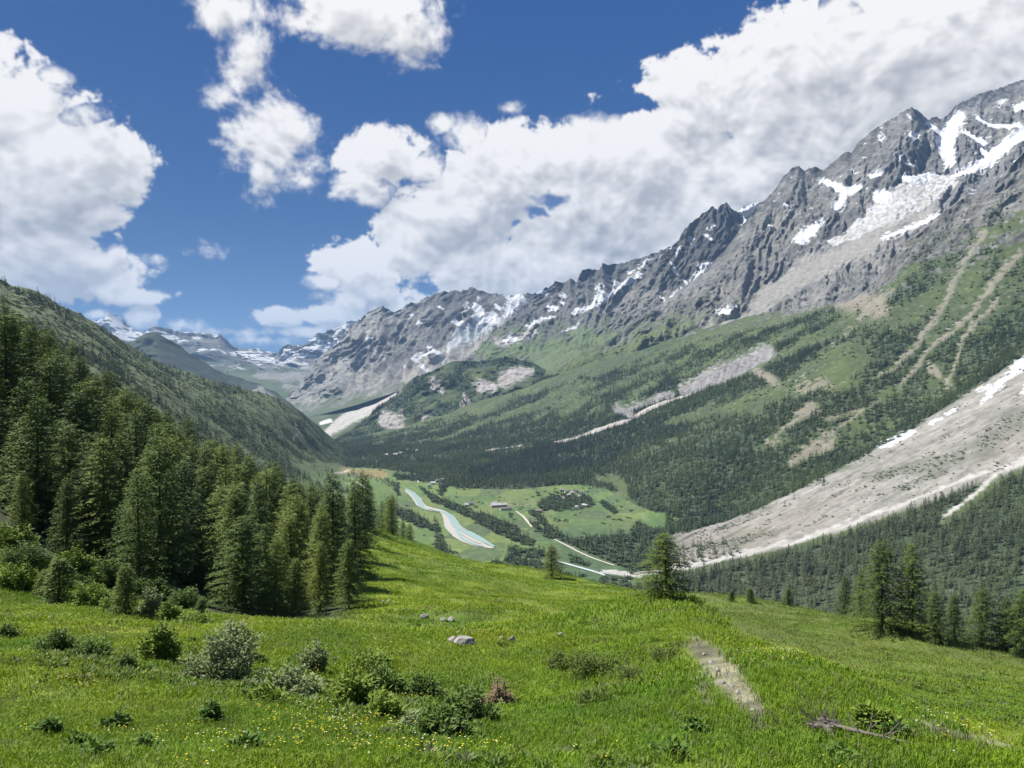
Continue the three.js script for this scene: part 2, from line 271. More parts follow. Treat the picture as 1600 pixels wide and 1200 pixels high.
const belts = [[[576, 700, 10], [640, 715, 12], [700, 722, 14], [760, 735, 12]], [[600, 752, 5], [625, 770, 6]], [[682, 825, 10], [700, 842, 14], [735, 862, 12], [790, 878, 10]], [[640, 800, 5], [690, 835, 6]], [[745, 818, 8], [790, 832, 10], [830, 850, 6]], [[655, 765, 5], [690, 785, 7], [735, 803, 8]], [[1000, 830, 16], [1050, 850, 16], [1010, 870, 20]], [[830, 800, 5], [845, 812, 5], [862, 832, 5], [900, 850, 5]], [[940, 785, 5], [960, 800, 6]], [[575, 748, 6], [640, 768, 9], [660, 800, 10], [700, 815, 10], [730, 840, 12], [790, 862, 11], [850, 868, 8]], [[590, 775, 6], [620, 800, 8], [660, 820, 9]], [[700, 795, 8], [760, 815, 14], [800, 830, 11], [815, 842, 6]], [[690, 850, 14], [760, 870, 15], [850, 890, 12], [960, 910, 14]], [[850, 790, 12], [880, 785, 16], [920, 785, 11]], [[800, 805, 6], [840, 825, 6], [870, 845, 7], [960, 870, 16], [1040, 880, 12]], [[880, 850, 6], [1000, 840, 12], [1060, 830, 12]], [[620, 745, 6], [690, 750, 7]], [[575, 715, 14], [700, 735, 18], [690, 770, 6]], [[670, 775, 6], [700, 800, 7]], [[905, 870, 18], [1040, 865, 22], [985, 890, 12]]];
function floorWood(px, py, n) { return clamp(strokes(px, py, belts) * 1.6 + n * 0.5 - 0.06 - 2.5 * sstep(0, .4, strokes(px, py, riverBed))); }
const right = loft({
  name: 'hillside', label: 'broad green valley with its wooded right-hand side, pale debris fan and grassy upper slopes', category: 'hillside',
  rows: rightRows, px: [300, 2000], cols: 760, sub: [50, 90, 70, 110, 120], smooth: 25, back: 700,
  relief(x, y, z, px, py, t) {
    const s = sstep(1.6, 3, t) * sstep(980, 1150, px) + sstep(3, 3.6, t) * sstep(600, 750, px) * 0.8, k = clamp(s);
    const up = fbm(x / 260, y / 500, z / 260, 5) * 26 * k + (ridged(x / 210 + 3, y / 500, z / 210, 4) - .5) * 22 * k * sstep(3.4, 4.4, t);
    const fan = px > 1040 && t > 0.9 && t < 2.3 ? fbm((px * .46 + py * .89) / 6, (px * .89 - py * .46) / 90, 3.3, 4) * 9 + fbm(x / 9, y / 9, z / 9, 2) * 1.5 : 0;
    const craggy = sstep(4.2, 4.8, t) * sstep(1280, 1420, px) * crag(x, y, z, 46, 170, 4);
    return [up + fan + craggy * 0.5 - strokes(px, py, moraineWall) * 14, craggy];
  },
  color(x, y, z, px, py, t, ny) {
    const n = fbm(x / 90, y / 90, z / 90, 4), n2 = fbm(x / 16, y / 20, z / 16, 3), n3_ = n3(x / 350, z / 350, 1.5);
    const wpx = px + n2 * 5 + n * 4, wpy = py + n2 * 3 + n * 3;
    let c;
    if (t < 3.0 && px < 1060) {                         // valley floor
      c = mix3(LAWN, [0.058, 0.098, 0.034], clamp(0.35 + n * 1.3 + n3_ * 0.7)); { const id = cell(x + z * .3, z - x * .2, 75, 150, 2.2); c = mix3(c, id < .3 ? [.125, .165, .04] : id < .55 ? [.07, .125, .03] : id < .75 ? [.095, .155, .034] : [.062, .095, .036], .75); }
      if (py > 795 && px > 830) c = mix3(c, [0.050, 0.092, 0.032], sstep(0, 40, py - 800) * clamp((px - 830) / 60));
      c = mix3(c, [0.20, 0.16, 0.06], 0.8 * sstep(.0, .5, stroke(wpx, wpy, [[540, 737, 8], [600, 742, 10]])));
      c = mix3(c, WOOD, 0.8 * clamp(floorWood(px, py, n) * 1.4));
    } else {
      c = mix3(GRASS, GRASSD, clamp(0.5 + n * 1.1 + n3_ * 0.5));
      const rocky = sstep(4.1, 4.95, t) * sstep(1380, 1560, px) * 0.8 + sstep(4.3, 5, t) * sstep(900, 1250, px) * 0.7 + sstep(0.8, 0.62, ny) * 0.7;
      c = mix3(c, rockColor(x, y, z, ny), clamp(sstep(0.35, 0.75, rocky * 0.75 + n * 0.6 + n2 * 0.4)));
      c = mix3(c, WOOD, 0.75 * woodR(x, y, z, px, py, t));
    }
    if (px > 1030 && t > 0.93 && t < 2.12) {            // debris fan
      const e = sstep(0.93, 1.0, t) * (1 - sstep(1.96, 2.1, t + n * 0.12)) * sstep(1030, 1075, px);
      const au = px * .46 + py * .89, av = px * .89 - py * .46, st = fbm(au / 5, av / 90, 3.3, 4), st2 = fbm(au / 1.6, av / 22, 8.3, 3);
      const f = mix3(mul3(SCREE, 0.95 + st * .75 + st2 * .45), mix3(GRASSD, SCREE, 0.45), clamp(sstep(0.05, 0.4, st * .8 + n * .7 + n2 * 0.5 + .5 * strokes(px, py, fanGreen)) * 0.9));
      c = mix3(c, mix3(f, EARTH, clamp(n3_ + .1) * 0.6), e);
    }
    c = mix3(c, [0.37, 0.36, 0.335], sstep(0.0, 0.6, strokes(wpx, wpy, streamEdge) + n2 * .3));
    if (t > 3) c = mix3(c, [.20, .19, .165], .6 * sstep(.42, .6, fbm(x / 9, y / 9, z / 9, 2) + n * .3) * sstep(1080, 1250, px));
    c = mix3(c, [0.225, 0.205, 0.165], 0.8 * sstep(0.15, 0.8, strokes(px + n2 * 9 + n * 8, py + n2 * 7 + n * 6, tracks) + n2 * .35));
    c = mix3(c, [0.215, 0.19, 0.15], 0.75 * sstep(0.1, 0.7, strokes(px + n * 22 + n2 * 18, py + n * 16 + n2 * 14, bare) + n2 * .4));
    c = mix3(c, mul3([0.19, 0.185, 0.18], 0.9 + n2 * 0.8 + .5 * n3((px + py * .4) / 5, py / 40, 1)), sstep(0.0, 0.5, strokes(px + n2 * 8, py + n2 * 8, moraineWall)));
    c = mix3(c, [0.36, 0.34, 0.31], sstep(0.0, 0.5, strokes(px, py, torrent)));
    c = mix3(c, SNOW, sstep(0.05, 0.3, strokes(px + n2 * 7 + n * 6, py + n2 * 5 + n * 4, snowR1)));
    return mul3(c, 0.9 + 0.35 * n2);
  },
});

// ------------------------------------------------------------------ the massif on the right
const snowR2 = [
  [[1500, 182, 10], [1485, 205, 15], [1476, 225, 15], [1482, 250, 11], [1478, 264, 3]], [[1452, 195, 4], [1462, 206, 5], [1474, 212, 6]],
  [[1505, 208, 4], [1520, 214, 3], [1540, 222, 6]], [[1525, 185, 4], [1550, 195, 3], [1590, 198, 6]], [[1560, 160, 3], [1570, 156, 4]], [[1588, 168, 6], [1620, 175, 8]], [[1600, 208, 10], [1575, 225, 11], [1550, 245, 11], [1520, 265, 8], [1490, 276, 4]], [[1535, 232, 4], [1545, 240, 6]], [[1640, 190, 14], [1600, 212, 12]],
  [[1240, 372, 4], [1252, 372, 11], [1266, 362, 12], [1280, 350, 6], [1288, 338, 2]], [[1292, 285, 5], [1305, 292, 7], [1320, 300, 8], [1335, 298, 8], [1344, 295, 5]], [[1320, 302, 6], [1312, 318, 8], [1304, 326, 5]], [[1286, 280, 3], [1282, 288, 3]], [[1362, 278, 7], [1374, 274, 5]], [[1333, 272, 3], [1340, 270, 2]], [[1226, 318, 3], [1232, 320, 3]], [[1420, 214, 6], [1432, 216, 5], [1424, 224, 3]], [[1375, 220, 3], [1382, 214, 3]], [[1402, 250, 4], [1405, 255, 3]], [[1420, 183, 3], [1427, 188, 2]], [[1412, 276, 6], [1430, 278, 9], [1450, 274, 7]], [[1410, 255, 3], [1430, 258, 2]],
  [[1370, 308, 9], [1385, 305, 8]], [[1125, 490, 6], [1138, 488, 9], [1150, 484, 4]], [[1200, 350, 3], [1208, 352, 3]], [[1480, 345, 4], [1520, 320, 5], [1545, 306, 4]], [[1380, 372, 4], [1420, 355, 4], [1460, 340, 4], [1500, 328, 4]],
];
const glacier = [[[1335, 362, 12], [1375, 335, 26], [1420, 308, 30], [1455, 292, 26], [1485, 282, 12]], [[1300, 378, 6], [1340, 362, 14]]];
const debrisR2 = [[[1180, 475, 20], [1250, 430, 26], [1320, 395, 26], [1390, 360, 18], [1460, 330, 10]], [[1100, 520, 14], [1160, 500, 14], [1230, 460, 10]], [[1060, 545, 12], [1120, 525, 12]]];
loft({
  name: 'mountain', label: 'jagged grey rock massif with snow couloirs and a crevassed glacier, highest on the right', rows: [
    [[820, 625, 4700], [900, 600, 4550], [1000, 565, 4350], [1100, 532, 4150], [1200, 512, 3900], [1330, 500, 3450], [1400, 470, 3300], [1500, 390, 3150], [1600, 320, 3100], [2000, 150, 2900]],
    [[820, 605, 4800], [900, 570, 4700], [1000, 530, 4650], [1100, 482, 4500], [1200, 440, 4350], [1330, 385, 4150], [1400, 342, 4100], [1500, 285, 4200], [1600, 232, 4300], [2000, 90, 4000]],
    [[820, 595, 4900], [860, 578, 4950], [940, 535, 5000], [1000, 492, 5000], [1050, 462, 5000], [1100, 427, 5050], [1130, 395, 5100], [1160, 352, 5150], [1190, 315, 5200], [1208, 300, 5200], [1225, 272, 5200], [1236, 262, 5200], [1247, 257, 5200], [1258, 266, 5200], [1272, 260, 5200], [1285, 264, 5200], [1300, 255, 5200], [1322, 236, 5200], [1330, 239, 5200], [1342, 222, 5200], [1362, 206, 5200], [1385, 190, 5200], [1412, 174, 5200], [1424, 167, 5200], [1436, 175, 5220], [1449, 188, 5250], [1460, 184, 5280], [1470, 186, 5300], [1480, 182, 5320], [1492, 166, 5400], [1508, 157, 5450], [1520, 150, 5500], [1560, 138, 5600], [1600, 124, 5700], [1750, 90, 5800], [2000, 60, 5900]],
  ], px: [820, 1950], cols: 760, sub: [120, 170], back: 1200,
  relief(x, y, z, px, py, t) {
    const flat = clamp(strokes(px, py, glacier) * 2 + strokes(px, py, debrisR2) * 1.6 + strokes(px, py, snowR2) * 1.5), k = sstep(0, 0.5, t) * (1 - 0.85 * flat), d = ribs(px, py, 160, 110, .55, 1.3) + ribs(px, py, 60, 32, .3, 5.1) + ribs(px, py, 18, 9, .2, 3.1) + crag(x, y, z, 20, 90, 9);
    const e = lerp(1, 0.2, sstep(1.6, 1.95, t)), jag = sstep(1.86, 2.0, t) * ((ridged(x / 40, 1.5, z / 400, 4) - .5) * 20);
    const ice = clamp(strokes(px, py, glacier) * 3) * (ridged(x / 36, y / 22, z / 60, 3) - 0.5) * 24;
    return [d * 0.35 * k * e + jag + ice, d * k * e];
  },
  color(x, y, z, px, py, t, ny) {
    const n = fbm(x / 110, y / 110, z / 110, 4), n2 = fbm(x / 22, y / 30, z / 22, 3);
    let c = rockColor(x, y, z, ny);
    const low = sstep(1150, 1000, px + n * 120) * sstep(1.75, 0.7, t);
    c = mix3(c, GRASS, clamp(sstep(0.5, 0.85, ny + n * 0.4) * low + sstep(470, 560, py + n * 60) * 0.75));
    c = mix3(c, mul3(SCREE, 0.85 + 0.5 * n2), sstep(0.05, 0.6, strokes(px + n * 26, py + n * 18, debrisR2) + n2 * 0.3) * 0.85);
    const g = strokes(px + n * 14, py + n * 10, glacier); c = mix3(c, mix3(mul3(SCREE, 1.1), mul3(SNOW, 0.92), clamp(0.42 + n2 * 1.5 + n * .7)), sstep(0.05, 0.35, g));
    c = mix3(c, SNOW, sstep(0.02, 0.25, strokes(px + n2 * 9 + n * 6, py + n2 * 7 + n * 4, snowR2)));
    const bit = sstep(0.62, 0.68, n3(x / 45, y / 32, z / 60) + 0.25 * n) * sstep(420, 300, py) * sstep(0.35, 0.6, ny); c = mix3(c, SNOW, bit * 0.9);
    return c;
  },
});
loft({
  name: 'mountain', label: 'dark pointed rock peak with a snow gully, half hidden behind the grey spur', rows: [
    [[840, 620, 5400], [900, 590, 5300], [1000, 545, 5300], [1100, 500, 5300], [1300, 420, 5300]],
    [[840, 600, 5800], [900, 560, 5800], [1000, 490, 5800], [1100, 420, 5800], [1300, 350, 5800]],
    [[840, 590, 6100], [880, 562, 6200], [940, 502, 6200], [985, 455, 6200], [1000, 440, 6200], [1030, 405, 6200], [1058, 378, 6200], [1072, 358, 6200], [1085, 346, 6200], [1095, 334, 6200], [1104, 328, 6200], [1112, 320, 6200], [1120, 329, 6200], [1128, 318, 6200], [1134, 314, 6200], [1142, 326, 6200], [1152, 332, 6200], [1162, 322, 6250], [1190, 317, 6300], [1230, 305, 6350], [1300, 290, 6400]],
  ], px: [840, 1300], cols: 330, sub: [70, 110], back: 1200,
  relief(x, y, z, px, py, t) { const k = sstep(0, .5, t), d = ribs(px, py, 120, 70, .8, 2.2) + ribs(px, py, 40, 20, .4, 6.1) + crag(x, y, z, 28, 90, 5); return [d * .3 * k * lerp(1, .16, sstep(1.6, 1.95, t)) + sstep(1.86, 2, t) * (ridged(x / 60, 2.5, z / 400, 4) - .5) * 30, d * k]; },
  color(x, y, z, px, py, t, ny) {
    const n = fbm(x / 110, y / 110, z / 110, 4), n2 = fbm(x / 22, y / 30, z / 22, 3);
    let c = mul3(rockColor(x, y, z, ny), lerp(0.42, 0.95, sstep(400, 480, py + n * 40)));  // shade of the upper face put into a darker rock colour
    c = mix3(c, GRASS, 0.7 * sstep(480, 560, py + n * 60));
    c = mix3(c, SNOW, sstep(0.02, 0.25, strokes(px + n2 * 8 + n * 5, py + n2 * 6 + n * 4, [
      [[1150, 325, 6], [1165, 330, 10], [1185, 322, 9], [1195, 318, 8]], [[1165, 335, 8], [1160, 350, 4]], [[1110, 412, 6], [1095, 418, 9], [1088, 430, 8], [1080, 448, 7], [1060, 462, 9], [1042, 475, 6]], [[1068, 436, 2], [1078, 450, 3]], [[1050, 412, 2], [1056, 425, 3]], [[1062, 385, 3], [1058, 400, 2]], [[1108, 358, 3], [1115, 352, 3]], [[1105, 368, 3], [1112, 374, 3]], [[1076, 374, 3], [1082, 370, 2]], [[1030, 402, 4], [1045, 385, 3]], [[1032, 462, 2], [1042, 472, 3]],
      [[935, 552, 4], [960, 545, 7], [990, 532, 8], [1008, 522, 5]], [[975, 550, 3], [1005, 530, 4]]])));
    return c;
  },
});
const ledges = loft({
  name: 'mountain', label: 'serrated dark ridge with long snow ledges above green slopes, under the cloud bank', rows: [
    [[600, 680, 4900], [700, 655, 4900], [800, 625, 4900], [900, 590, 5000], [1000, 545, 5200], [1150, 470, 5400]],
    [[600, 640, 6000], [700, 615, 6000], [800, 575, 6000], [900, 530, 6000], [1000, 480, 6200], [1150, 430, 6400]],
    [[600, 630, 6800], [700, 590, 7000], [745, 550, 7000], [770, 525, 7000], [792, 503, 7000], [806, 490, 7000], [822, 478, 7000], [838, 462, 7000], [850, 452, 7000], [860, 448, 7000], [868, 440, 7000], [878, 442, 7000], [888, 434, 7000], [898, 440, 7000], [908, 430, 7000], [920, 422, 7000], [938, 418, 7000], [960, 413, 7100], [985, 408, 7100], [1010, 400, 7100], [1040, 388, 7200], [1150, 370, 7300]],
  ], px: [600, 1150], cols: 380, sub: [80, 110], back: 1200,
  relief(x, y, z, px, py, t) { const k = sstep(0.5, 1.2, t), d = ribs(px, py, 120, 60, .5, 3.3) + ribs(px, py, 44, 18, .3, 7.1) + crag(x, y, z, 30, 100, 15), g = fbm(x / 300, y / 300, z / 300, 4) * 40; return [d * .3 * k * lerp(1, .16, sstep(1.6, 1.95, t)) + g * (1 - k) + sstep(1.8, 2, t) * (ridged(x / 50, 4.5, z / 400, 4) - .5) * 24, d * k]; },
  color(x, y, z, px, py, t, ny) {
    const n = fbm(x / 150, y / 150, z / 150, 4), n2 = fbm(x / 28, y / 35, z / 28, 3);
    let c = mul3(rockColor(x, y, z, ny), 0.72);
    const gl = sstep(500, 545, py + n * 45 - (px - 800) * -0.10); c = mix3(c, mix3(GRASS, [0.085, 0.13, 0.04], clamp(.5 + n)), gl * clamp(0.9 - sstep(.2, .5, n2)));
    c = mix3(c, WOOD, 0.7 * sstep(575, 615, py + n * 40));
    c = mix3(c, mul3([0.30, 0.28, 0.255], 0.9 + n2 * .6), sstep(0.05, 0.45, strokes(px + n2 * 7, py + n2 * 7, [[[790, 590, 20], [815, 580, 16], [832, 575, 8]], [[750, 600, 14], [770, 605, 12], [785, 612, 7]], [[930, 470, 3], [1000, 430, 4]], [[780, 535, 8], [830, 515, 7]]])));
    c = mix3(c, SNOW, sstep(0.02, 0.25, strokes(px + n2 * 7 + n * 5, py + n2 * 5 + n * 4, [
      [[895, 490, 3], [930, 475, 5], [960, 458, 6], [985, 445, 4], [1003, 432, 3]], [[935, 470, 6], [945, 460, 3]], [[928, 448, 3], [940, 451, 4], [945, 448, 2]], [[960, 444, 4], [975, 442, 3]], [[984, 428, 3], [992, 424, 2]], [[855, 480, 4], [868, 479, 4]], [[842, 460, 4], [856, 458, 3]], [[875, 462, 3], [880, 460, 3]], [[820, 508, 2], [845, 495, 3], [865, 492, 2]], [[785, 532, 2], [800, 526, 5]], [[880, 518, 2], [905, 505, 2]], [[875, 470, 3], [877, 472, 3]], [[1000, 420, 3], [1018, 404, 3]]])));
    return c;
  },
});
const foothill = loft({
  name: 'hill', label: 'wooded foothill with grey eroded scars at the mouth of the side valley', category: 'hill', rows: [
    [[480, 705, 4500], [520, 702, 4500], [600, 690, 4450], [700, 682, 4300], [800, 650, 4250], [900, 618, 4200], [960, 600, 4100]],
    [[480, 700, 4800], [520, 690, 4800], [560, 676, 4800], [600, 655, 4800], [700, 628, 4700], [800, 606, 4600], [900, 592, 4500], [960, 585, 4400]],
    [[480, 702, 5000], [520, 690, 5000], [545, 675, 5050], [575, 652, 5100], [600, 632, 5150], [630, 606, 5200], [655, 590, 5200], [685, 574, 5200], [710, 564, 5200], [735, 562, 5200], [760, 562, 5200], [790, 558, 5150], [830, 566, 5100], [860, 580, 5000], [900, 588, 4900], [960, 584, 4800]],
  ], px: [480, 960], cols: 300, sub: [60, 80], back: 700, smooth: 6,
  relief(x, y, z, px, py, t) { const d = fbm(x / 260, y / 260, z / 260, 5) * 60 * sstep(0, .6, t); return [d * 0.5, d + (ridged(x / 190, y / 400, z / 190, 4) - .5) * 60 * sstep(.3, 1, t)]; },
  color(x, y, z, px, py, t, ny) {
    const n = fbm(x / 120, y / 120, z / 120, 4), n2 = fbm(x / 28, y / 35, z / 28, 3);
    let c = mix3(WOOD, GRASS, clamp(0.35 + n * 1.6));
    c = mix3(c, mul3([0.29, 0.27, 0.25], 0.9 + n2 * .7), sstep(0.05, 0.45, strokes(px + n2 * 8, py + n2 * 8, [[[605, 655, 18], [625, 665, 14]], [[670, 660, 14], [685, 668, 10]], [[622, 640, 5], [635, 655, 5]], [[722, 612, 3], [735, 635, 4], [745, 648, 3]], [[722, 630, 6], [730, 640, 5]], [[790, 592, 19], [812, 584, 17], [830, 580, 8]], [[750, 602, 14], [770, 606, 12]], [[575, 645, 7], [600, 625, 9], [625, 610, 5]], [[680, 600, 12], [690, 610, 8]], [[700, 666, 4], [770, 640, 6], [800, 622, 5]]])));
    return mul3(c, 0.9 + n2 * .3);
  },
});
// ------------------------------------------------------------------ far massif, valley head, far snowy ranges
loft({
  name: 'mountain', label: 'great ribbed rock wall in the middle distance, its tops lost in the cloud bank', rows: [
    [[400, 660, 7200], [500, 648, 6900], [560, 632, 6600], [620, 612, 6400], [700, 600, 6100], [800, 570, 6100], [950, 520, 6300]],
    [[400, 655, 8000], [470, 630, 7900], [500, 612, 7800], [560, 580, 7600], [620, 560, 7500], [700, 540, 7200], [800, 520, 7200], [950, 490, 7300]],
    [[400, 655, 8600], [440, 640, 8600], [470, 606, 8500], [500, 562, 8500], [525, 534, 8500], [545, 510, 8500], [556, 500, 8500], [566, 494, 8500], [576, 493, 8500], [584, 486, 8500], [592, 481, 8500], [602, 479, 8500], [610, 486, 8500], [620, 487, 8500], [632, 475, 8500], [642, 471, 8500], [652, 474, 8500], [662, 467, 8500], [680, 459, 8500], [700, 455, 8500], [720, 454, 8500], [738, 448, 8500], [748, 455, 8500], [790, 461, 8600], [830, 460, 8700], [870, 452, 8800], [950, 440, 8900]],
  ], px: [400, 950], cols: 420, sub: [60, 130], back: 1500,
  relief(x, y, z, px, py, t) { const k = sstep(0.1, .8, t), d = ribs(px, py, 250, 60, .75, 4.4) + ribs(px, py, 80, 17, .7, 8.1) + ribs(px, py, 26, 6, .6, 9.1); return [d * .3 * k * lerp(1, .16, sstep(1.6, 1.95, t)) + sstep(1.85, 2, t) * (ridged(x / 70, 6.5, z / 400, 4) - .5) * 40, d * k]; },
  color(x, y, z, px, py, t, ny) {
    const n = fbm(x / 190, y / 190, z / 190, 4), n2 = fbm(x / 40, y / 90, z / 40, 3);
    let c = mul3(rockColor(x, y, z, ny), lerp(0.72, 1.5, sstep(690, 570, px + n * 60 + (py - 520) * .3)));  // sunlit left and shaded right painted into the rock brightness
    c = mix3(c, mix3(GRASS, WOOD, .5), 0.85 * sstep(606, 632, py + n * 26 + (px - 560) * 0.16));
    c = mix3(c, mul3(SCREE, .95), sstep(0.05, .5, strokes(px + n2 * 8, py + n2 * 8, [[[640, 590, 14], [680, 575, 22], [720, 545, 18], [760, 525, 18], [800, 505, 12]]])) * .9);
    c = mix3(c, ICE, sstep(0.05, .4, strokes(px + n2 * 9, py + n2 * 8, [[[720, 530, 12], [745, 515, 14], [790, 502, 7]], [[695, 565, 6], [715, 540, 8]]])) * .7);
    c = mix3(c, SNOW, sstep(0.02, 0.25, strokes(px + n2 * 9 + n * 4, py + n2 * 7 + n * 4, [
      [[800, 462, 9], [808, 472, 13], [800, 485, 12], [795, 495, 7]], [[810, 470, 16], [822, 470, 6]], [[742, 478, 5], [750, 485, 8], [756, 490, 4]], [[725, 480, 3], [732, 476, 4]], [[722, 490, 4], [732, 490, 4]], [[718, 508, 5], [728, 510, 6]], [[752, 500, 8], [775, 497, 8]], [[638, 574, 2], [643, 578, 4]], [[655, 565, 5], [672, 558, 6], [690, 555, 4]], [[640, 498, 3], [645, 492, 3]], [[655, 508, 3], [657, 505, 3]], [[580, 532, 3], [584, 530, 2]], [[668, 575, 3], [675, 588, 3]], [[780, 482, 4], [785, 486, 3]], [[672, 544, 3], [676, 543, 2]], [[684, 478, 2], [690, 482, 2]], [[750, 465, 2], [748, 470, 2]]])));
    return c;
  },
});
loft({
  name: 'terrain', label: 'grey moraine tongue and dark flats where the valley bends away', category: 'valley floor', rows: [
    [[330, 705, 4600], [530, 694, 4600], [720, 690, 4500]],
    [[330, 668, 6000], [500, 668, 5700], [560, 650, 5700], [600, 628, 5700], [660, 596, 5700], [720, 580, 5700]],
    [[330, 625, 8500], [480, 634, 8000], [560, 630, 7500], [720, 595, 7000]],
    [[330, 585, 11000], [420, 580, 10600], [500, 578, 10300], [560, 580, 10000], [720, 560, 9500]],
  ], px: [330, 720], cols: 260, sub: [60, 40, 50], smooth: 12,
  relief(x, y, z) { return [fbm(x / 200, y / 200, z / 200, 4) * 22, 0]; },
  color(x, y, z, px, py, t, ny) {
    const n = fbm(x / 190, y / 190, z / 190, 4), n2 = fbm(x / 40, y / 40, z / 40, 3);
    let c = mix3(WOOD, GRASS, clamp(.45 + n));
    c = mix3(c, mul3([.33, .32, .29], .95 + n2 * .4), sstep(.05, .4, strokes(px + n2 * 5, py + n2 * 4, [[[510, 678, 7], [535, 660, 13], [575, 635, 16], [620, 606, 13], [660, 590, 10]]])));
    c = mix3(c, mul3([.19, .185, .18], .9 + n2 * .8), sstep(.15, .6, strokes(px + n2 * 10 + n * 14, py + n2 * 6 + n * 8, [[[400, 586, 7], [440, 590, 10], [490, 586, 9], [560, 580, 9]], [[445, 606, 5], [490, 598, 7], [530, 590, 6]]])) * .85);
    c = mix3(c, [.45, .45, .43], sstep(.05, .4, strokes(px, py, [[[502, 662, 4], [516, 657, 4]], [[540, 640, 2], [550, 632, 2]]])));
    return c;
  },
});
const snowy = (x, y, z, ny, lo, seed) => { const n = fbm(x / 500 + seed, y / 260, z / 500, 4), m = n3(x / 150, y / 90, z / 150 + seed); return sstep(0.10, 0.17, n * 1.2 + m * 0.6 + (y - lo) / 1700 + (ny - 0.7) * 0.35); };
loft({
  name: 'mountain', label: 'distant blue range streaked with snow at the left head of the valley', rows: [
    [[-100, 640, 9500], [330, 640, 9500], [520, 600, 9800]],
    [[-100, 560, 11500], [200, 560, 11500], [330, 570, 11500], [520, 585, 11500]],
    [[-100, 520, 12800], [100, 505, 12800], [140, 498, 12800], [160, 496, 12800], [172, 491, 12800], [180, 489, 12800], [190, 497, 12800], [202, 510, 12800], [214, 517, 12800], [230, 513, 12800], [252, 512, 12800], [266, 516, 12800], [285, 519, 12800], [305, 517, 12800], [318, 521, 12800], [328, 522, 12800], [334, 520, 12800], [344, 529, 12800], [356, 538, 13000], [372, 543, 13500], [400, 545, 13800], [428, 552, 14000], [470, 560, 14000], [520, 570, 14000]],
  ], px: [-100, 520], cols: 380, sub: [50, 90], back: 1800,
  relief(x, y, z, px, py, t) { const k = sstep(0, .8, t), d = crag(x, y, z, 240, 800, 51); return [d * .3 * k * (t > 1.9 ? .3 : 1) + sstep(1.85, 2, t) * (ridged(x / 130, 8.5, z / 400, 3) - .5) * 60, d * k]; },
  color(x, y, z, px, py, t, ny) { let c = mix3(mul3(rockColor(x, y, z, ny), .8), mix3(GRASS, WOOD, .4), sstep(545, 585, py)); const lim = sstep(590, 545, py - clamp((px - 240) * .12, 0, 14)); return mix3(c, SNOW, snowy(x, y, z, ny, 900, 3) * lim * .95); },
});
loft({
  name: 'mountain', label: 'distant snowfields and a small rocky tooth closing the valley', rows: [
    [[350, 600, 10500], [450, 595, 10500], [720, 580, 10500]],
    [[350, 570, 12000], [450, 572, 11800], [560, 560, 11800], [720, 540, 11800]],
    [[350, 550, 12800], [400, 546, 13000], [425, 553, 13000], [438, 551, 12600], [445, 545, 12500], [452, 538, 12400], [457, 543, 12400], [466, 541, 12400], [474, 540, 12400], [488, 531, 12400], [500, 523, 12400], [518, 518, 12400], [532, 511, 12400], [545, 505, 12400], [560, 499, 12400], [640, 490, 12400], [720, 485, 12400]],
  ], px: [350, 720], cols: 240, sub: [30, 90], back: 1800,
  relief(x, y, z, px, py, t) { const k = sstep(0, .8, t), d = crag(x, y, z, 220, 600, 61); return [d * .3 * k * (t > 1.9 ? .3 : 1) + sstep(1.85, 2, t) * (ridged(x / 110, 8.5, z / 400, 3) - .5) * 50, d * k]; },
  color(x, y, z, px, py, t, ny) { let c = mul3(rockColor(x, y, z, ny), .95); const lim = sstep(582, 560, py); return mix3(c, SNOW, snowy(x, y, z, ny, 250, 8) * lim); },
});
loft({
  name: 'hill', label: 'dark blue wooded shoulder standing between the left hillside and the snowy range', category: 'hill', rows: [
    [[100, 720, 4600], [300, 720, 4600], [420, 710, 4600], [530, 700, 4700]],
    [[100, 620, 5500], [240, 600, 5500], [330, 640, 5500], [420, 665, 5300], [530, 700, 5200]],
    [[100, 570, 6200], [180, 550, 6200], [215, 532, 6200], [232, 522, 6200], [246, 519, 6200], [262, 528, 6200], [290, 547, 6200], [320, 566, 6200], [350, 584, 6200], [380, 592, 6200], [400, 598, 6100], [430, 612, 6000], [455, 628, 5900], [475, 648, 5700], [492, 668, 5600], [510, 690, 5500], [530, 702, 5400]],
  ], px: [100, 530], cols: 240, sub: [30, 70], back: 1200, smooth: 4,
  relief(x, y, z, px, py, t) { const d = fbm(x / 300, y / 300, z / 300, 5) * 70; return [d * .4, d + (ridged(x / 220, y / 500, z / 220, 4) - .5) * 60]; },
  color(x, y, z, px, py, t, ny) { const n = fbm(x / 160, y / 160, z / 160, 4); let c = mix3([.018, .03, .02], [.03, .045, .026], clamp(.35 + n)); return mix3(c, mul3(ROCKL, .8), sstep(.1, .5, strokes(px + n * 14, py + n * 12, [[[405, 610, 12], [425, 625, 10], [440, 635, 6]]]) * .8)); },
});

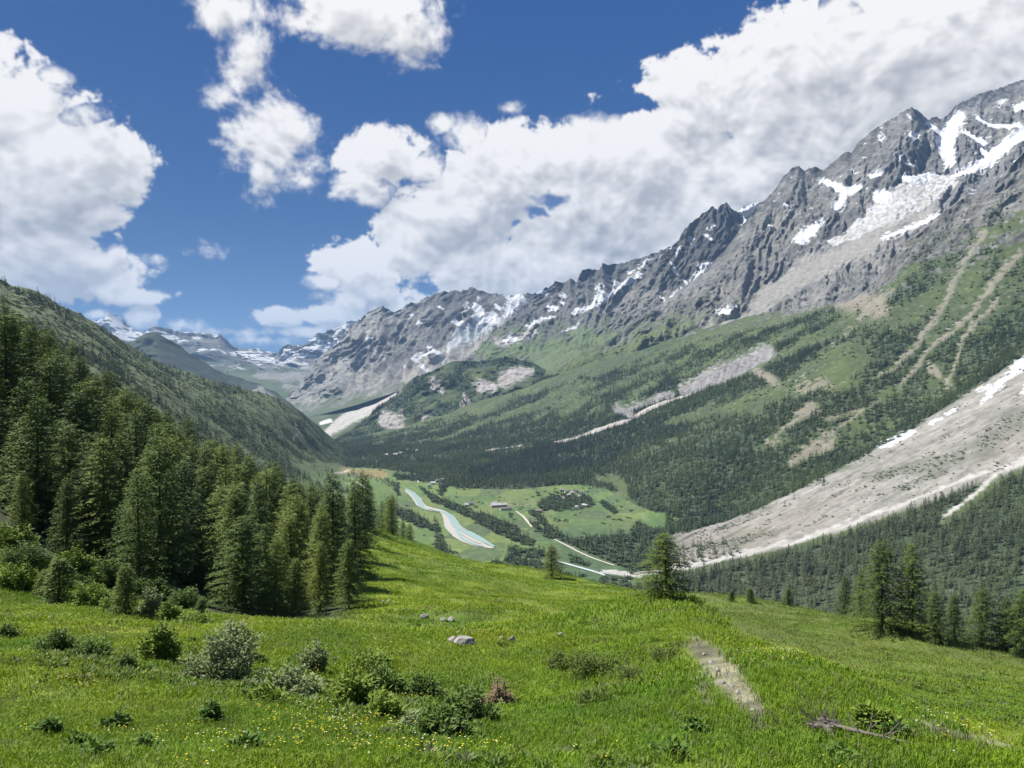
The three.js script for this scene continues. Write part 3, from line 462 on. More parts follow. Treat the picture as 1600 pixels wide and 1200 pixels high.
// ------------------------------------------------------------------ the left hillside beyond the near wood
const pathL = [[[461, 664, 1.6], [468, 675, 1.6], [460, 682, 1.6], [458, 690, 1.6]], [[520, 742, 2], [545, 735, 2]], [[556, 752, 2], [575, 765, 2]]];
const left = loft({
  name: 'hillside', label: 'green hillside with scattered conifers falling from the left ridge into the valley', category: 'hillside', rows: [
    [[-400, 900, 330], [0, 900, 330], [300, 900, 340], [420, 900, 500], [480, 880, 800], [540, 850, 1100], [620, 826, 1630]],
    [[-400, 700, 600], [0, 720, 620], [200, 760, 650], [340, 770, 800], [420, 760, 1150], [480, 752, 1700], [540, 757, 2250], [620, 742, 2600]],
    [[-400, 480, 1000], [0, 560, 1000], [150, 600, 1100], [250, 640, 1200], [350, 672, 1600], [420, 690, 2000], [480, 708, 2500], [540, 728, 2900], [620, 730, 2900]],
    [[-400, 330, 1500], [-100, 405, 1500], [0, 434, 1550], [20, 446, 1580], [40, 450, 1600], [70, 462, 1650], [100, 481, 1700], [150, 506, 1850], [200, 538, 2050], [250, 569, 2300], [300, 585, 2500], [350, 601, 2700], [400, 612, 2900], [430, 620, 3000], [470, 643, 3100], [500, 668, 3250], [525, 690, 3400], [545, 708, 3500], [620, 722, 3500]],
  ], px: [-400, 620], cols: 420, sub: [60, 90, 110], back: 500, smooth: 5,
  relief(x, y, z, px, py, t) { const k = sstep(.2, 1, t) * sstep(560, 480, px); return [(fbm(x / 160, y / 300, z / 160, 5) * 14 + (ridged(x / 140, y / 300, z / 140, 4) - .5) * 12) * k * (t > 2.8 ? .6 : 1), 0]; },
  color(x, y, z, px, py, t, ny) {
    const n = fbm(x / 70, y / 70, z / 70, 4), n2 = fbm(x / 14, y / 14, z / 14, 3);
    let c = mix3([.105, .135, .045], [.055, .085, .028], clamp(.5 + n * 1.2 - sstep(2.4, 3, t) * .4));
    c = mix3(c, LAWN, .7 * sstep(725, 745, py) * sstep(440, 500, px));
    c = mix3(c, [.23, .17, .07], .8 * sstep(0, .5, stroke(px + n2 * 4, py + n2 * 3, [[535, 735, 6], [560, 738, 9], [600, 742, 8]])));
    c = mix3(c, mul3(ROCK, .9), .6 * sstep(.45, .7, n + n2 * .5) * sstep(1.5, 2.5, t));
    c = mix3(c, [.42, .38, .31], sstep(0, .4, strokes(px, py, pathL)));
    return mul3(c, .9 + n2 * .4);
  },
});

// ------------------------------------------------------------------ the near meadow
const MZ = [7, 12, 18, 26, 36, 50, 75, 105, 140, 175, 230, 330], MP = [-300, 0, 200, 400, 560, 700, 860, 1000, 1200, 1400, 1600, 1900];
const MT = [   // slope (lens pixels) of the ground on each bearing, by distance
  [1190, 1085, 1000, 945, 890, 800, 690, 590, 520, 460, 400, 350],
  [1195, 1105, 1025, 975, 936, 878, 790, 690, 625, 585, 535, 490],
  [1200, 1112, 1042, 990, 960, 945, 888, 815, 750, 710, 675, 640],
  [1200, 1118, 1055, 1008, 984, 980, 948, 898, 848, 812, 772, 740],
  [1200, 1122, 1062, 1018, 992, 978, 934, 882, 846, 824, 850, 960],
  [1200, 1125, 1066, 1024, 1000, 978, 942, 906, 880, 868, 905, 1000],
  [1200, 1128, 1070, 1026, 1002, 984, 956, 930, 907, 905, 960, 1050],
  [1200, 1130, 1072, 1026, 1000, 988, 968, 946, 926, 945, 1010, 1090],
  [1215, 1160, 1112, 1078, 1060, 1040, 1005, 968, 943, 972, 1050, 1110],
  [1240, 1205, 1165, 1135, 1106, 1078, 1030, 978, 1000, 1050, 1110, 1160],
  [1250, 1230, 1200, 1160, 1128, 1095, 1052, 1042, 1090, 1130, 1170, 1200],
  [1260, 1245, 1220, 1180, 1150, 1125, 1110, 1120, 1150, 1180, 1200, 1220],
];
const LZ = MZ.map(Math.log);
function tableAt(px, z) {
  px = clamp(px, MP[0], MP.at(-1)); const lz = clamp(Math.log(z), LZ[0], LZ.at(-1));
  let i = 0; while (i < MP.length - 2 && px > MP[i + 1]) i++; let j = 0; while (j < LZ.length - 2 && lz > LZ[j + 1]) j++;
  const u = (px - MP[i]) / (MP[i + 1] - MP[i]), v = (lz - LZ[j]) / (LZ[j + 1] - LZ[j]);
  const I = k => clamp(k, 0, MP.length - 1), J = k => clamp(k, 0, LZ.length - 1), col = k => cat(MT[I(k)][J(j - 1)], MT[I(k)][j], MT[I(k)][j + 1], MT[I(k)][J(j + 2)], v);
  return cat(col(i - 1), col(i), col(i + 1), col(i + 2), u);
}
const S0 = [P(1060, 1000, 33).x, 33], S1 = [P(1345, 1200, 11).x, 11];   // crest of the little spur in plan
function meadowY(x, z) {                                 // z is the distance ahead
  let y;
  if (z >= 7) y = EYE + (CY - tableAt(CX + F * x / z, z)) / F * z;
  else { const y7 = EYE + (CY - tableAt(CX + F * x / 7, 7)) / F * 7; y = z > 0 ? y7 * z / 7 : -z * 0.22; }
  const dx = S1[0] - S0[0], dz = S1[1] - S0[1], L = Math.hypot(dx, dz), along = ((x - S0[0]) * dx + (z - S0[1]) * dz) / (L * L), side = -((x - S0[0]) * dz - (z - S0[1]) * dx) / L;
  const on = sstep(-0.25, 0.15, along) * (1 - sstep(0.95, 1.3, along));
  y += on * (1.15 * Math.exp(-(side * side) / 6) - 1.5 * sstep(0, 3.0, side) * (1 - sstep(6, 15, side)));
  y += 1.35 * Math.exp(-(((x - 4.3) / 5.2) ** 2) - ((z - 29) / 5) ** 2) - 1.1 * Math.exp(-(((x - 6) / 11) ** 2) - ((z - 47) / 8) ** 2) + 0.5 * Math.exp(-(((x + 5) / 5) ** 2) - ((z - 24) / 4) ** 2) - 0.5 * Math.exp(-(((x + 1) / 4) ** 2) - ((z - 17) / 4) ** 2);
  const far = sstep(30, 70, z);
  y += fbm(x / 22, z / 22, 1.7, 3) * lerp(0.5, 1.9, far) * sstep(6, 20, z) + n3(x / 5, z / 5, 3.3) * lerp(0.20, 0.34, far) * sstep(4, 12, z) + ridged(x / 9, z / 6, 2.2, 3) * .35 * sstep(8, 20, z) + fbm(x / 1.3, z / 1.3, 5.1, 2) * 0.06;
  return y;
}
function meadowHit(px, py, z0 = 6) { let rim = [1e9]; for (let z = z0; z < 320; z *= 1.006) { const x = (px - CX) / F * z, y = meadowY(x, z), yy = CY - F * (y - EYE) / z; if (yy <= py) return new THREE.Vector3(x, y, -z); if (z > 20 && yy < rim[0]) rim = [yy, new THREE.Vector3(x, y, -z)]; } return rim[1]; }
const bank = [[[1086, 1010, 20], [1112, 1028, 30], [1138, 1058, 30], [1160, 1085, 27], [1184, 1114, 18]], [[1092, 1060, 7], [1102, 1095, 8]], [[1178, 1122, 9], [1190, 1140, 8]], [[1430, 1124, 5], [1490, 1150, 9], [1580, 1170, 8]], [[1055, 1020, 9], [1062, 1026, 5]]];
function meadowColor(x, z, px, py) {
  const n = fbm(x / 7, z / 7, 2.1, 4), n2 = fbm(x / 0.9, z / 0.9, 7.7, 3), n5 = n3(x / 28, z / 28, 4.2), st = fbm(x / 3 + z * 0.02, z / 1.1, 9.1, 3);
  let c = mix3([0.118, 0.200, 0.008], [0.210, 0.278, 0.012], clamp(0.45 + n * 1.3 + n5 * 0.6));
  c = mix3(c, [0.19, 0.225, 0.045], sstep(.12, .5, fbm(x / 4.3, z / 3.1, 19.7, 4) + n5 * .2) * .55);
  c = mix3(c, [0.070, 0.130, 0.020], clamp(sstep(0.05, 0.5, n2 * 0.7 + st * 0.5)) * 0.65);
  const pale = sstep(900, 1150, px) * sstep(1200, 1000, py) * sstep(35, 80, z);
  c = mix3(c, [0.130, 0.165, 0.060], pale * clamp(0.45 + n * 0.9));
  c = mix3(c, [0.20, 0.215, 0.10], pale * sstep(0.25, 0.55, st + n2 * .3) * 0.6);
  c = mix3(c, mul3([0.28, 0.26, 0.225], 0.85 + n2 * 1.1), sstep(0.08, 0.55, strokes(px + n2 * 9 + n * 8, py + n2 * 8 + n * 8, bank) + n2 * 0.22) * 0.9);
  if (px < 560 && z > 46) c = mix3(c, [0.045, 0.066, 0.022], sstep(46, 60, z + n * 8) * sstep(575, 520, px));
  return mul3(c, 0.92 + n2 * 0.35);
}
let meadow;
{
  const cols = 520, nr = 480, pos = new Float32Array(cols * nr * 3), col = new Float32Array(cols * nr * 3), uv = new Float32Array(cols * nr * 2);
  for (let k = 0; k < nr; k++) {
    const t = k / (nr - 1), z = -14 + 20 * (Math.exp(t * Math.log(345 / 20 + 1)) - 1);
    for (let c = 0; c < cols; c++) {
      const s = c / (cols - 1) * 2 - 1, x = (s * 0.72 + s * s * s * 0.42) * (Math.max(z, -10) + 22), y = meadowY(x, z), v = k * cols + c;
      pos[v * 3] = x; pos[v * 3 + 1] = y; pos[v * 3 + 2] = -z; uv[v * 2] = x; uv[v * 2 + 1] = z;
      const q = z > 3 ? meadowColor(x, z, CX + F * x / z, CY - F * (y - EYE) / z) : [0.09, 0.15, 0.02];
      col[v * 3] = q[0]; col[v * 3 + 1] = q[1]; col[v * 3 + 2] = q[2];
    }
  }
  const idx = []; for (let k = 0; k < nr - 1; k++) for (let c = 0; c < cols - 1; c++) { const a = k * cols + c, b = a + 1, d = a + cols, e = d + 1; idx.push(a, b, d, b, e, d); }
  const g = new THREE.BufferGeometry(); g.setAttribute('position', new THREE.BufferAttribute(pos, 3)); g.setAttribute('color', new THREE.BufferAttribute(col, 3)); g.setAttribute('uv', new THREE.BufferAttribute(uv, 2)); g.setIndex(idx); g.computeVertexNormals();
  const W = 512, d = new Uint8Array(W * W * 4), r = rngOf(5);
  for (let i = 0; i < W * W; i++) { const v = 205 + r() * 50; d[i * 4] = v; d[i * 4 + 1] = v; d[i * 4 + 2] = v * (0.8 + r() * .2); d[i * 4 + 3] = 255; }
  for (let k = 0; k < 9000; k++) { let x = r() * W, y = r() * W; const a = -1.2 + r() * 2.4, v = 165 + r() * 90, l = 5 + r() * 12; for (let s = 0; s < l; s++) { const o = ((Math.floor(y) & 511) * W + (Math.floor(x) & 511)) * 4; d[o] = v; d[o + 1] = v; d[o + 2] = v * .8; x += Math.sin(a); y += Math.cos(a); } }
  const tex = new THREE.DataTexture(d, W, W); tex.colorSpace = THREE.SRGBColorSpace; tex.wrapS = tex.wrapT = THREE.RepeatWrapping; tex.magFilter = THREE.LinearFilter; tex.repeat.set(1 / 2.7, 1 / 2.7); tex.needsUpdate = true;
  const bt = tex.clone(); bt.colorSpace = THREE.NoColorSpace; bt.needsUpdate = true;
  meadow = new THREE.Mesh(g, new THREE.MeshStandardMaterial({ vertexColors: true, map: tex, bumpMap: bt, bumpScale: 0.06, roughness: 0.95, side: THREE.DoubleSide }));
  meadow.receiveShadow = meadow.castShadow = true;
  top(meadow, 'meadow', 'bright green flowery alpine meadow sloping down from the viewpoint', 'meadow', null, 'structure');
}

// ------------------------------------------------------------------ leaves, needles, trees
class Tris {                                             // collects loose triangles
  constructor() { this.p = []; this.n = []; }
  tri(a, b, c, up = 0.5) {
    const u = [b[0] - a[0], b[1] - a[1], b[2] - a[2]], v = [c[0] - a[0], c[1] - a[1], c[2] - a[2]];
    const n = [u[1] * v[2] - u[2] * v[1], u[2] * v[0] - u[0] * v[2], u[0] * v[1] - u[1] * v[0]], l = Math.hypot(...n) || 1;
    this.p.push(...a, ...b, ...c); for (let i = 0; i < 3; i++) this.n.push(n[0] / l, n[1] / l, n[2] / l);
  }
  blade(o, d, len, wid, rnd) {                           // a pointed leaf from o along d
    let s = [d[1] * 0.3 - d[2], d[2] * 0.3 * (rnd() - .5) + (rnd() - .5) * 0.8, d[0] - d[1] * .2]; const l = Math.hypot(...s) || 1; s = s.map(q => q / l * wid / 2);
    const m = 0.35, c = [o[0] + d[0] * len * m, o[1] + d[1] * len * m, o[2] + d[2] * len * m];
    this.tri([c[0] - s[0], c[1] - s[1], c[2] - s[2]], [c[0] + s[0], c[1] + s[1], c[2] + s[2]], [o[0] + d[0] * len, o[1] + d[1] * len, o[2] + d[2] * len]);
  }
  leaf(o, d, len, wid, rnd) {                            // a four-cornered leaf
    let s = [-d[2] + (rnd() - .5), (rnd() - .5) * 1.2, d[0] + (rnd() - .5)]; const l = Math.hypot(...s) || 1; s = s.map(q => q / l * wid / 2);
    const c = d.map((q, i) => o[i] + q * len * .5), e = d.map((q, i) => o[i] + q * len), a = c.map((q, i) => q - s[i]), b = c.map((q, i) => q + s[i]);
    this.tri(o, a, e); this.tri(o, e, b);
  }
  geo() { const g = new THREE.BufferGeometry(); g.setAttribute('position', new THREE.Float32BufferAttribute(this.p, 3)); g.setAttribute('normal', new THREE.Float32BufferAttribute(this.n, 3)); return g; }
}
const needles = (r, g, b) => new THREE.MeshPhysicalMaterial({ color: new THREE.Color().setRGB(r, g, b), roughness: 0.8, transmission: 0.28, thickness: 0, side: THREE.DoubleSide, specularIntensity: 0.4 });
const bark = new THREE.MeshStandardMaterial({ color: new THREE.Color().setRGB(0.075, 0.058, 0.045), roughness: 1 });
const greyBark = new THREE.MeshStandardMaterial({ color: new THREE.Color().setRGB(0.15, 0.13, 0.11), roughness: 1 });
const LARCH = [needles(0.104, 0.158, 0.015), needles(0.080, 0.134, 0.015), needles(0.132, 0.182, 0.018)], SPRUCE = [needles(0.058, 0.106, 0.017), needles(0.080, 0.128, 0.019)];
function trunkGeo(H, r, rnd, sides = 7) {
  const pts = []; let x = 0, z = 0; for (let i = 0; i <= 8; i++) { pts.push(new THREE.Vector3(x, H * i / 8 - (i ? 0 : 0.4), z)); x += (rnd() - .5) * .10; z += (rnd() - .5) * .10; }
  const g = new THREE.TubeGeometry(new THREE.CatmullRomCurve3(pts), 10, 1, sides), p = g.attributes.position, c = new THREE.CatmullRomCurve3(pts);
  for (let i = 0; i < p.count; i++) { const k = Math.floor(i / (sides + 1)) / 10, q = c.getPointAt(k), w = r * Math.pow(1 - k * 0.97, 0.9) * (k < .05 ? 1.25 : 1); p.setXYZ(i, q.x + (p.getX(i) - q.x) * w, q.y + (p.getY(i) - q.y) * w, q.z + (p.getZ(i) - q.z) * w); }
  g.computeVertexNormals(); return g;
}
function crownGeo(seed, H, R, kind) {
  const rnd = rngOf(seed), T = new Tris(), bare = kind === 'larch' ? 0.05 : 0.03, lean = rnd() * 6.28;
  const lop = [1, 2, 3].map(() => [rnd() * 6.28, 0.25 * (rnd() - .2)]);
  for (let y = H * bare; y < H * 0.985;) {
    const t = (y / H - bare) / (1 - bare), n = t > .9 ? 4 : 5 + Math.floor(rnd() * 3), a0 = rnd() * 6.28;
    for (let b = 0; b < n; b++) {
      const a = a0 + b / n * 6.28 + (rnd() - .5) * .7; let side = 1; for (const [q, w] of lop) side += w * Math.cos(a - q + t * 3);
      const L = R * (kind === 'larch' ? Math.pow(1 - t, .72) * (t < .1 ? .8 + t * 2 : 1) : Math.pow(1 - t, .82)) * side * (.62 + rnd() * .55) + .22;
      const up = kind === 'larch' ? .25 : .1, ca = Math.cos(a), sa = Math.sin(a), droop = (kind === 'larch' ? .10 : .16) + .05 * rnd(), y0 = y + (rnd() - .5) * .4, m = Math.max(3, Math.round(L * 3.9));
      for (let i = 1; i <= m; i++) {
        const s = (i / m) * L, yy = y0 + s * up * .6 - droop * s * s * .55 + (i === m ? .08 : 0), ox = ca * s, oz = sa * s, thick = .20 + .20 * (1 - i / m);
        for (let k = 0; k < 4; k++) {
          const w = a + (rnd() - .5) * 2.6, dy = (rnd() - .62) * 1.0, d = [Math.cos(w), dy, Math.sin(w)], l = Math.hypot(...d);
          T.blade([ox + (rnd() - .5) * thick * 1.5, yy + (rnd() - .5) * thick, oz + (rnd() - .5) * thick * 1.5], d.map(q => q / l), .36 + rnd() * .34, .14 + rnd() * .12, rnd);
        }
      }
    }
    y += H * (.018 + .011 * rnd()) * (1.15 - .45 * t);
  }
  for (let k = 0; k < 14; k++) { const w = rnd() * 6.28; T.blade([0, H * (.96 + .003 * k), 0], [Math.cos(w) * .35, .94, Math.sin(w) * .35], .5, .12, rnd); }
  return T.geo();
}
const TREES = { larch: [], spruce: [], young: [] };
for (let i = 0; i < 5; i++) TREES.larch.push({ H: 16, crown: crownGeo(100 + i, 16, 4.3 + (i % 3) * .5, 'larch'), trunk: trunkGeo(16, .24, rngOf(i + 3)) });
for (let i = 0; i < 4; i++) TREES.spruce.push({ H: 16, crown: crownGeo(200 + i, 16, 3.7 + (i % 2) * .6, 'spruce'), trunk: trunkGeo(16, .26, rngOf(i + 30)) });
for (let i = 0; i < 2; i++) TREES.young.push({ H: 10, crown: crownGeo(300 + i, 10, 2.7, 'larch'), trunk: trunkGeo(10, .16, rngOf(i + 60)) });
const treeProto = new Map();
let treeCount = 0;
const treeRnd = rngOf(77);
function tree(at, height, kind, label, group, name = kind === 'spruce' ? 'spruce_tree' : 'larch_tree', wide = 1) {
  const v = TREES[kind], k = Math.floor(treeRnd() * v.length), tone = Math.floor(treeRnd() * 3), mats = kind === 'spruce' ? SPRUCE : LARCH, key = kind + k;
  let o;
  if (!treeProto.has(key)) { o = new THREE.Group(); part('trunk', v[k].trunk, bark, o); part('crown', v[k].crown, mats[tone % mats.length], o); treeProto.set(key, o); }
  else o = treeProto.get(key).clone();
  o.children[1].material = mats[tone % mats.length];
  const s = height / v[k].H; wide *= .85 + .4 * treeRnd(); o.position.copy(at); o.scale.set(s * wide, s, s * wide); o.rotation.set((treeRnd() - .5) * .05, treeRnd() * 6.28, (treeRnd() - .5) * .05);
  top(o, name, label, 'tree', group); treeCount++; return o;
}
function treeAt(px, py, hpx, kind, label, wide = 1, z0 = 6) { const p = meadowHit(px, py, z0); if (!p) { console.log('no ground', px, py); return; } return tree(p, hpx / F * -p.z, kind, label, null, undefined, wide); }
const ground = (px, z) => { const x = (px - CX) / F * z; return new THREE.Vector3(x, meadowY(x, z), -z); };

// trees that stand apart
treeAt(1040, 932, 100, 'larch', 'lone broad conifer on the meadow rim before the pale debris fan', 1.35);
treeAt(862, 904, 52, 'larch', 'small dark conifer on the meadow rim above the winding stream', 1.7);
treeAt(1320, 953, 62, 'spruce', 'medium conifer standing left of the two tall trees on the meadow rim', 1.15);
treeAt(1379, 982, 138, 'larch', 'tall dark conifer, left one of the pair towering over the right meadow rim', 0.95);
treeAt(1426, 990, 138, 'larch', 'tall dark conifer, right one of the pair towering over the right meadow rim', 1.05);
treeAt(1462, 1005, 80, 'spruce', 'small conifer directly right of the two tall trees, its foot in the grass', 1.3);
treeAt(1491, 1000, 70, 'spruce', 'slim low conifer between two broader ones at the right meadow edge', 1.1);
treeAt(1535, 1003, 92, 'larch', 'broad light green larch near the right end of the tree row', 1.3);
treeAt(1572, 1014, 84, 'spruce', 'dark conifer overlapped by the outermost tree of the right row', 1.3);
treeAt(1601, 1030, 110, 'larch', 'conifer cut by the right picture edge, end of the tree row', 1.3);
treeAt(1345, 962, 72, 'spruce', 'narrow conifer half hidden behind the tall pair on the rim', 1.1);
treeAt(1232, 947, 28, 'spruce', 'tiny round conifer alone on the rim between the lone tree and the tall pair', 1.6);
treeAt(1172, 942, 22, 'young', 'tiny conifer top showing over the rim right of the lone tree', 1.5);
treeAt(1143, 940, 17, 'young', 'lowest conifer tip on the rim just right of the lone tree', 1.5);
treeAt(196, 966, 84, 'young', 'thin young larch with a bare lower stem before the dark wood', 1.0);
treeAt(92, 946, 74, 'young', 'bushy young larch at the left grass edge before the wood', 1.3);
treeAt(70, 935, 44, 'young', 'low young larch left of the bushy one at the grass edge', 1.5);
treeAt(315, 978, 42, 'young', 'grey-green sapling in the shade under the wood', 1.4);

// the wood on the left slope
{
  const r = rngOf(12), spots = [], canopy = [[-300, 400], [0, 452], [80, 488], [160, 565], [250, 632], [330, 662], [400, 702], [470, 742], [540, 778], [575, 825], [700, 870]], topAt = px => rowAt(canopy, px)[0];
  const fixed = [[545, 62, 108, 'larch', 'slim pale larch at the right front corner of the wood'], [520, 78, 190, 'spruce', 'tall dark conifer at the right edge of the wood, shading the meadow'], [430, 60, 130, 'larch', 'front larch of the wood with a yellowish pointed crown'], [500, 66, 110, 'larch', 'short larch filling the front right edge of the wood'], [250, 66, 235, 'larch', 'largest conifer in the front row of the wood, with low spreading boughs'], [462, 62, 92, 'larch', 'small larch in front of the wood between two taller ones'], [380, 60, 150, 'larch', 'olive larch in the front row right of the deep shade'],
    [12, 96, 225, 'spruce', 'tall dark conifer at the left picture edge, tip above the hillside'], [78, 98, 190, 'larch', 'broad conifer whose crown tops the wood near its left end'], [555, 88, 150, 'spruce', 'conifer at the outer edge of the wood behind the slim larch'], [552, 105, 110, 'larch', 'larch at the far right corner of the wood casting shade on grass'], [572, 128, 82, 'spruce', 'dark conifer last in line where the wood meets the meadow']];
  for (const [px, z, h, kind, label] of fixed) { const p = ground(px, z); spots.push([p.x, -p.z]); tree(p, h / F * z, kind, label); }
  for (let i = 0; i < 9000 && treeCount < 299; i++) {
    const z = 60 + 150 * Math.pow(r(), 0.9), px = lerp(-190, 690, r()), edge = lerp(548, 572, sstep(60, 130, z)) + (z > 172 ? (z - 172) * 2.2 : 0);
    if (px > edge || (z < 60 && px < 330) || (z > 160 && px < -60)) continue;
    const x = (px - CX) / F * z; if (spots.some(([a, b]) => Math.hypot(a - x, b - z) < (z < 110 ? 4.1 : 5.6))) continue;
    spots.push([x, z]);
    const dark = r() < 0.3, p = new THREE.Vector3(x, meadowY(x, z), -z), room = (CY - F * (p.y - EYE) / z - topAt(px)) / F * z, h = Math.max(4, Math.min((px > 520 ? 7 : 8 + 4 * sstep(70, 120, z)) + r() * (5 + 2 * sstep(70, 120, z)), room * (.72 + .3 * r()), z < 68 && px < 200 ? 4 + 4 * r() : 99));
    const where = z < 95 ? 'front' : z < 150 ? 'mid' : px > 560 ? 'rim' : 'back';
    const side = px < 130 ? 'near its left end' : px < 330 ? 'in its middle' : 'towards its right end', big = h > 13.5 ? 'tall ' : h < 9 ? 'low ' : '';
    const say = { front: 'in the front ranks of the left wood', mid: 'in the thick of the left wood', back: 'in the rear of the left wood', rim: 'below the meadow rim beyond the left wood' }[where];
    tree(p, where === 'rim' ? 8 + r() * 5 : h, dark ? 'spruce' : 'larch', `${where === 'rim' ? '' : big}${dark ? 'dark spruce' : 'olive green larch'} ${say}${where === 'rim' ? '' : ', ' + side}`, `${where === 'rim' ? '' : big}${dark ? 'spruces' : 'larches'} ${say}${where === 'rim' ? '' : ', ' + side}`);
  }
}

// far woods: small spiky conifers and round scrub, scattered over the slopes
function farConifer(seed, n) {
  const r = rngOf(seed), T = new Tris();
  for (let i = 0; i < n; i++) {
    const t = Math.pow(r(), 1.25), a = r() * 6.28, R = .23 * Math.pow(1 - t, .8) * (.55 + .55 * r()) + .012, y = .05 + t * .88, o = [Math.cos(a) * R * .25, y + .04, Math.sin(a) * R * .25];
    const d = [Math.cos(a), -.25 - .35 * r(), Math.sin(a)], l = Math.hypot(...d); T.blade(o, d.map(q => q / l), R * 1.15 + .03, .085 + .06 * r(), r);
  }
  for (let k = 0; k < 4; k++) { const a = k * 1.57; T.tri([Math.cos(a) * .03, .8, Math.sin(a) * .03], [Math.cos(a + 1.57) * .03, .8, Math.sin(a + 1.57) * .03], [0, 1.02, 0]); T.tri([Math.cos(a) * .022, 0, Math.sin(a) * .022], [Math.cos(a + 1.57) * .022, 0, Math.sin(a + 1.57) * .022], [0, .5, 0]); }
  return T.geo();
}
function scrubGeo(seed, n) { const r = rngOf(seed), T = new Tris(); for (let i = 0; i < n; i++) { const a = r() * 6.28, e = Math.acos(r()) , q = .5 + .5 * r(), o = [Math.cos(a) * Math.sin(e) * .5 * q, Math.cos(e) * .55 * q, Math.sin(a) * Math.sin(e) * .5 * q], d = [Math.cos(a) * .7 + (r() - .5), .5 * r(), Math.sin(a) * .7 + (r() - .5)], l = Math.hypot(...d); T.leaf(o, d.map(v => v / l), .34, .26, r); } return T.geo(); }
const WOODMAT = new THREE.MeshStandardMaterial({ color: 0xffffff, roughness: 0.9, side: THREE.DoubleSide });
const UPV = new THREE.Vector3(0, 1, 0), _m = new THREE.Matrix4(), _q = new THREE.Quaternion(), _s = new THREE.Vector3(), _p = new THREE.Vector3(), _c = new THREE.Color();
function scatterMesh(geo, mat, list, name, label, category) {
  const m = new THREE.InstancedMesh(geo, mat, list.length); m.castShadow = m.receiveShadow = true;
  list.forEach(([x, y, z, w, h, a, c], i) => { _m.compose(_p.set(x, y, z), _q.setFromAxisAngle(UPV, a), _s.set(w, h, w)); m.setMatrixAt(i, _m); m.setColorAt(i, _c.setRGB(...c)); });
  top(m, name, label, category, null, 'stuff'); return m;
}
{
  const r = rngOf(31), lists = [[], [], []], scrub = [], fanScrub = [];
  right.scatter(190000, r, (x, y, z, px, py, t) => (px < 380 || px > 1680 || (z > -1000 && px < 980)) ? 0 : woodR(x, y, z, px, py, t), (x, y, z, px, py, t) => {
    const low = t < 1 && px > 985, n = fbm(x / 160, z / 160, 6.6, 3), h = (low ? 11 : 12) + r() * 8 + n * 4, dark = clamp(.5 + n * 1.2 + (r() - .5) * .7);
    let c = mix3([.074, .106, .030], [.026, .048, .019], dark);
    if (t > 3) c = mix3(c, [.018, .034, .018], .85 * clamp(strokes(px, py, cloudShadeBelt) * 2));  // cloud shade tinted into the tree colours along the belt
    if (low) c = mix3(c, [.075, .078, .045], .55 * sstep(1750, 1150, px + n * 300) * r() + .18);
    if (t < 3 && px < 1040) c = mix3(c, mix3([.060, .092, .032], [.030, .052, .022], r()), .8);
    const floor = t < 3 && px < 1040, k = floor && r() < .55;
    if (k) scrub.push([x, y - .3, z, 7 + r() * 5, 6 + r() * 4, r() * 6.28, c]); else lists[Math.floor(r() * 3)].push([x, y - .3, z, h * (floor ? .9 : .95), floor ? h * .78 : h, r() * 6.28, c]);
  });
  right.scatter(60000, r, (x, y, z, px, py, t) => { if (px < 380 || px > 1680 || z > -1000) return 0; const n = fbm(x / 60, z / 60, 12.4, 3), fs = fbm((px * .46 + py * .89) / 6, (px * .89 - py * .46) / 60, 17.7, 3); return t < 1 ? 0 : t < 2.05 && px > 1040 ? clamp(fs * 1.5 + n * .6 - .12 + (px > 1350 && t < 1.5 ? .3 : 0) + .3 * sstep(1180, 1080, px)) : t > 3 && t < 4.75 ? clamp(.25 + n * 1.3 - 2 * strokes(px, py, tracks) - 2 * strokes(px, py, moraineWall) - 2 * strokes(px, py, torrent)) : t < 3 && px < 1040 ? clamp(.07 + n * .25 - 2 * sstep(0, .4, strokes(px, py, riverBed))) : 0; },
    (x, y, z, px, py, t) => { const s = t < 2.1 && px > 1040 ? 1.2 + r() * 2.6 : 2.2 + r() * 4; (t < 2.1 ? fanScrub : scrub).push([x, y - .3, z, s * 1.3, s, r() * 6.28, mix3([.062, .098, .028], [.034, .060, .022], r())]); });
  const fanHerb = [];
  right.scatter(420000, r, (x, y, z, px, py, t) => px > 1045 && px < 1690 && t > 1 && t < 2.08 ? clamp(fbm((px * .46 + py * .89) / 6, (px * .89 - py * .46) / 60, 17.7, 3) * 1.4 + fbm(x / 60, z / 60, 12.4, 3) * .7 - .22 + 1.1 * sstep(0, .8, strokes(px, py, fanGreen)) + .5 * sstep(1.9, 2.06, t)) * .6 : 0, (x, y, z) => { const q = 1 + r() * 3; fanHerb.push([x, y - .2, z, q * 1.3, q, r() * 6.28, mix3([.070, .105, .028], [.034, .058, .022], r())]); });
  scatterMesh(scrubGeo(6, 40), WOODMAT, fanHerb, 'undergrowth', 'low green bushes creeping over the edges and stripes of the debris fan', 'scrub'); console.log('fan bushes', fanHerb.length);
  const fanStones = [];
  right.scatter(60000, r, (x, y, z, px, py, t) => px > 1045 && px < 1700 && t > .9 && t < 2.05 ? clamp(.35 + fbm((px * .46 + py * .89) / 6, (px * .89 - py * .46) / 60, 7.7, 3) * 1.6) : 0, (x, y, z) => { const q = .5 + 2.4 * Math.pow(r(), 3), v = .16 + .14 * r(); fanStones.push([x, y + q * .15, z, q * (.8 + .5 * r()), q * (.6 + .5 * r()), r() * 6.28, [v, v * .97, v * .9]]); });
  const st = new THREE.DodecahedronGeometry(1, 0), sp = st.attributes.position; for (let i = 0; i < sp.count; i++) { const k = 1 + .35 * n3(sp.getX(i) * 1.3, sp.getY(i) * 1.3, sp.getZ(i) * 1.3 + 4); sp.setXYZ(i, sp.getX(i) * k, sp.getY(i) * k * .8, sp.getZ(i) * k); } st.computeVertexNormals();
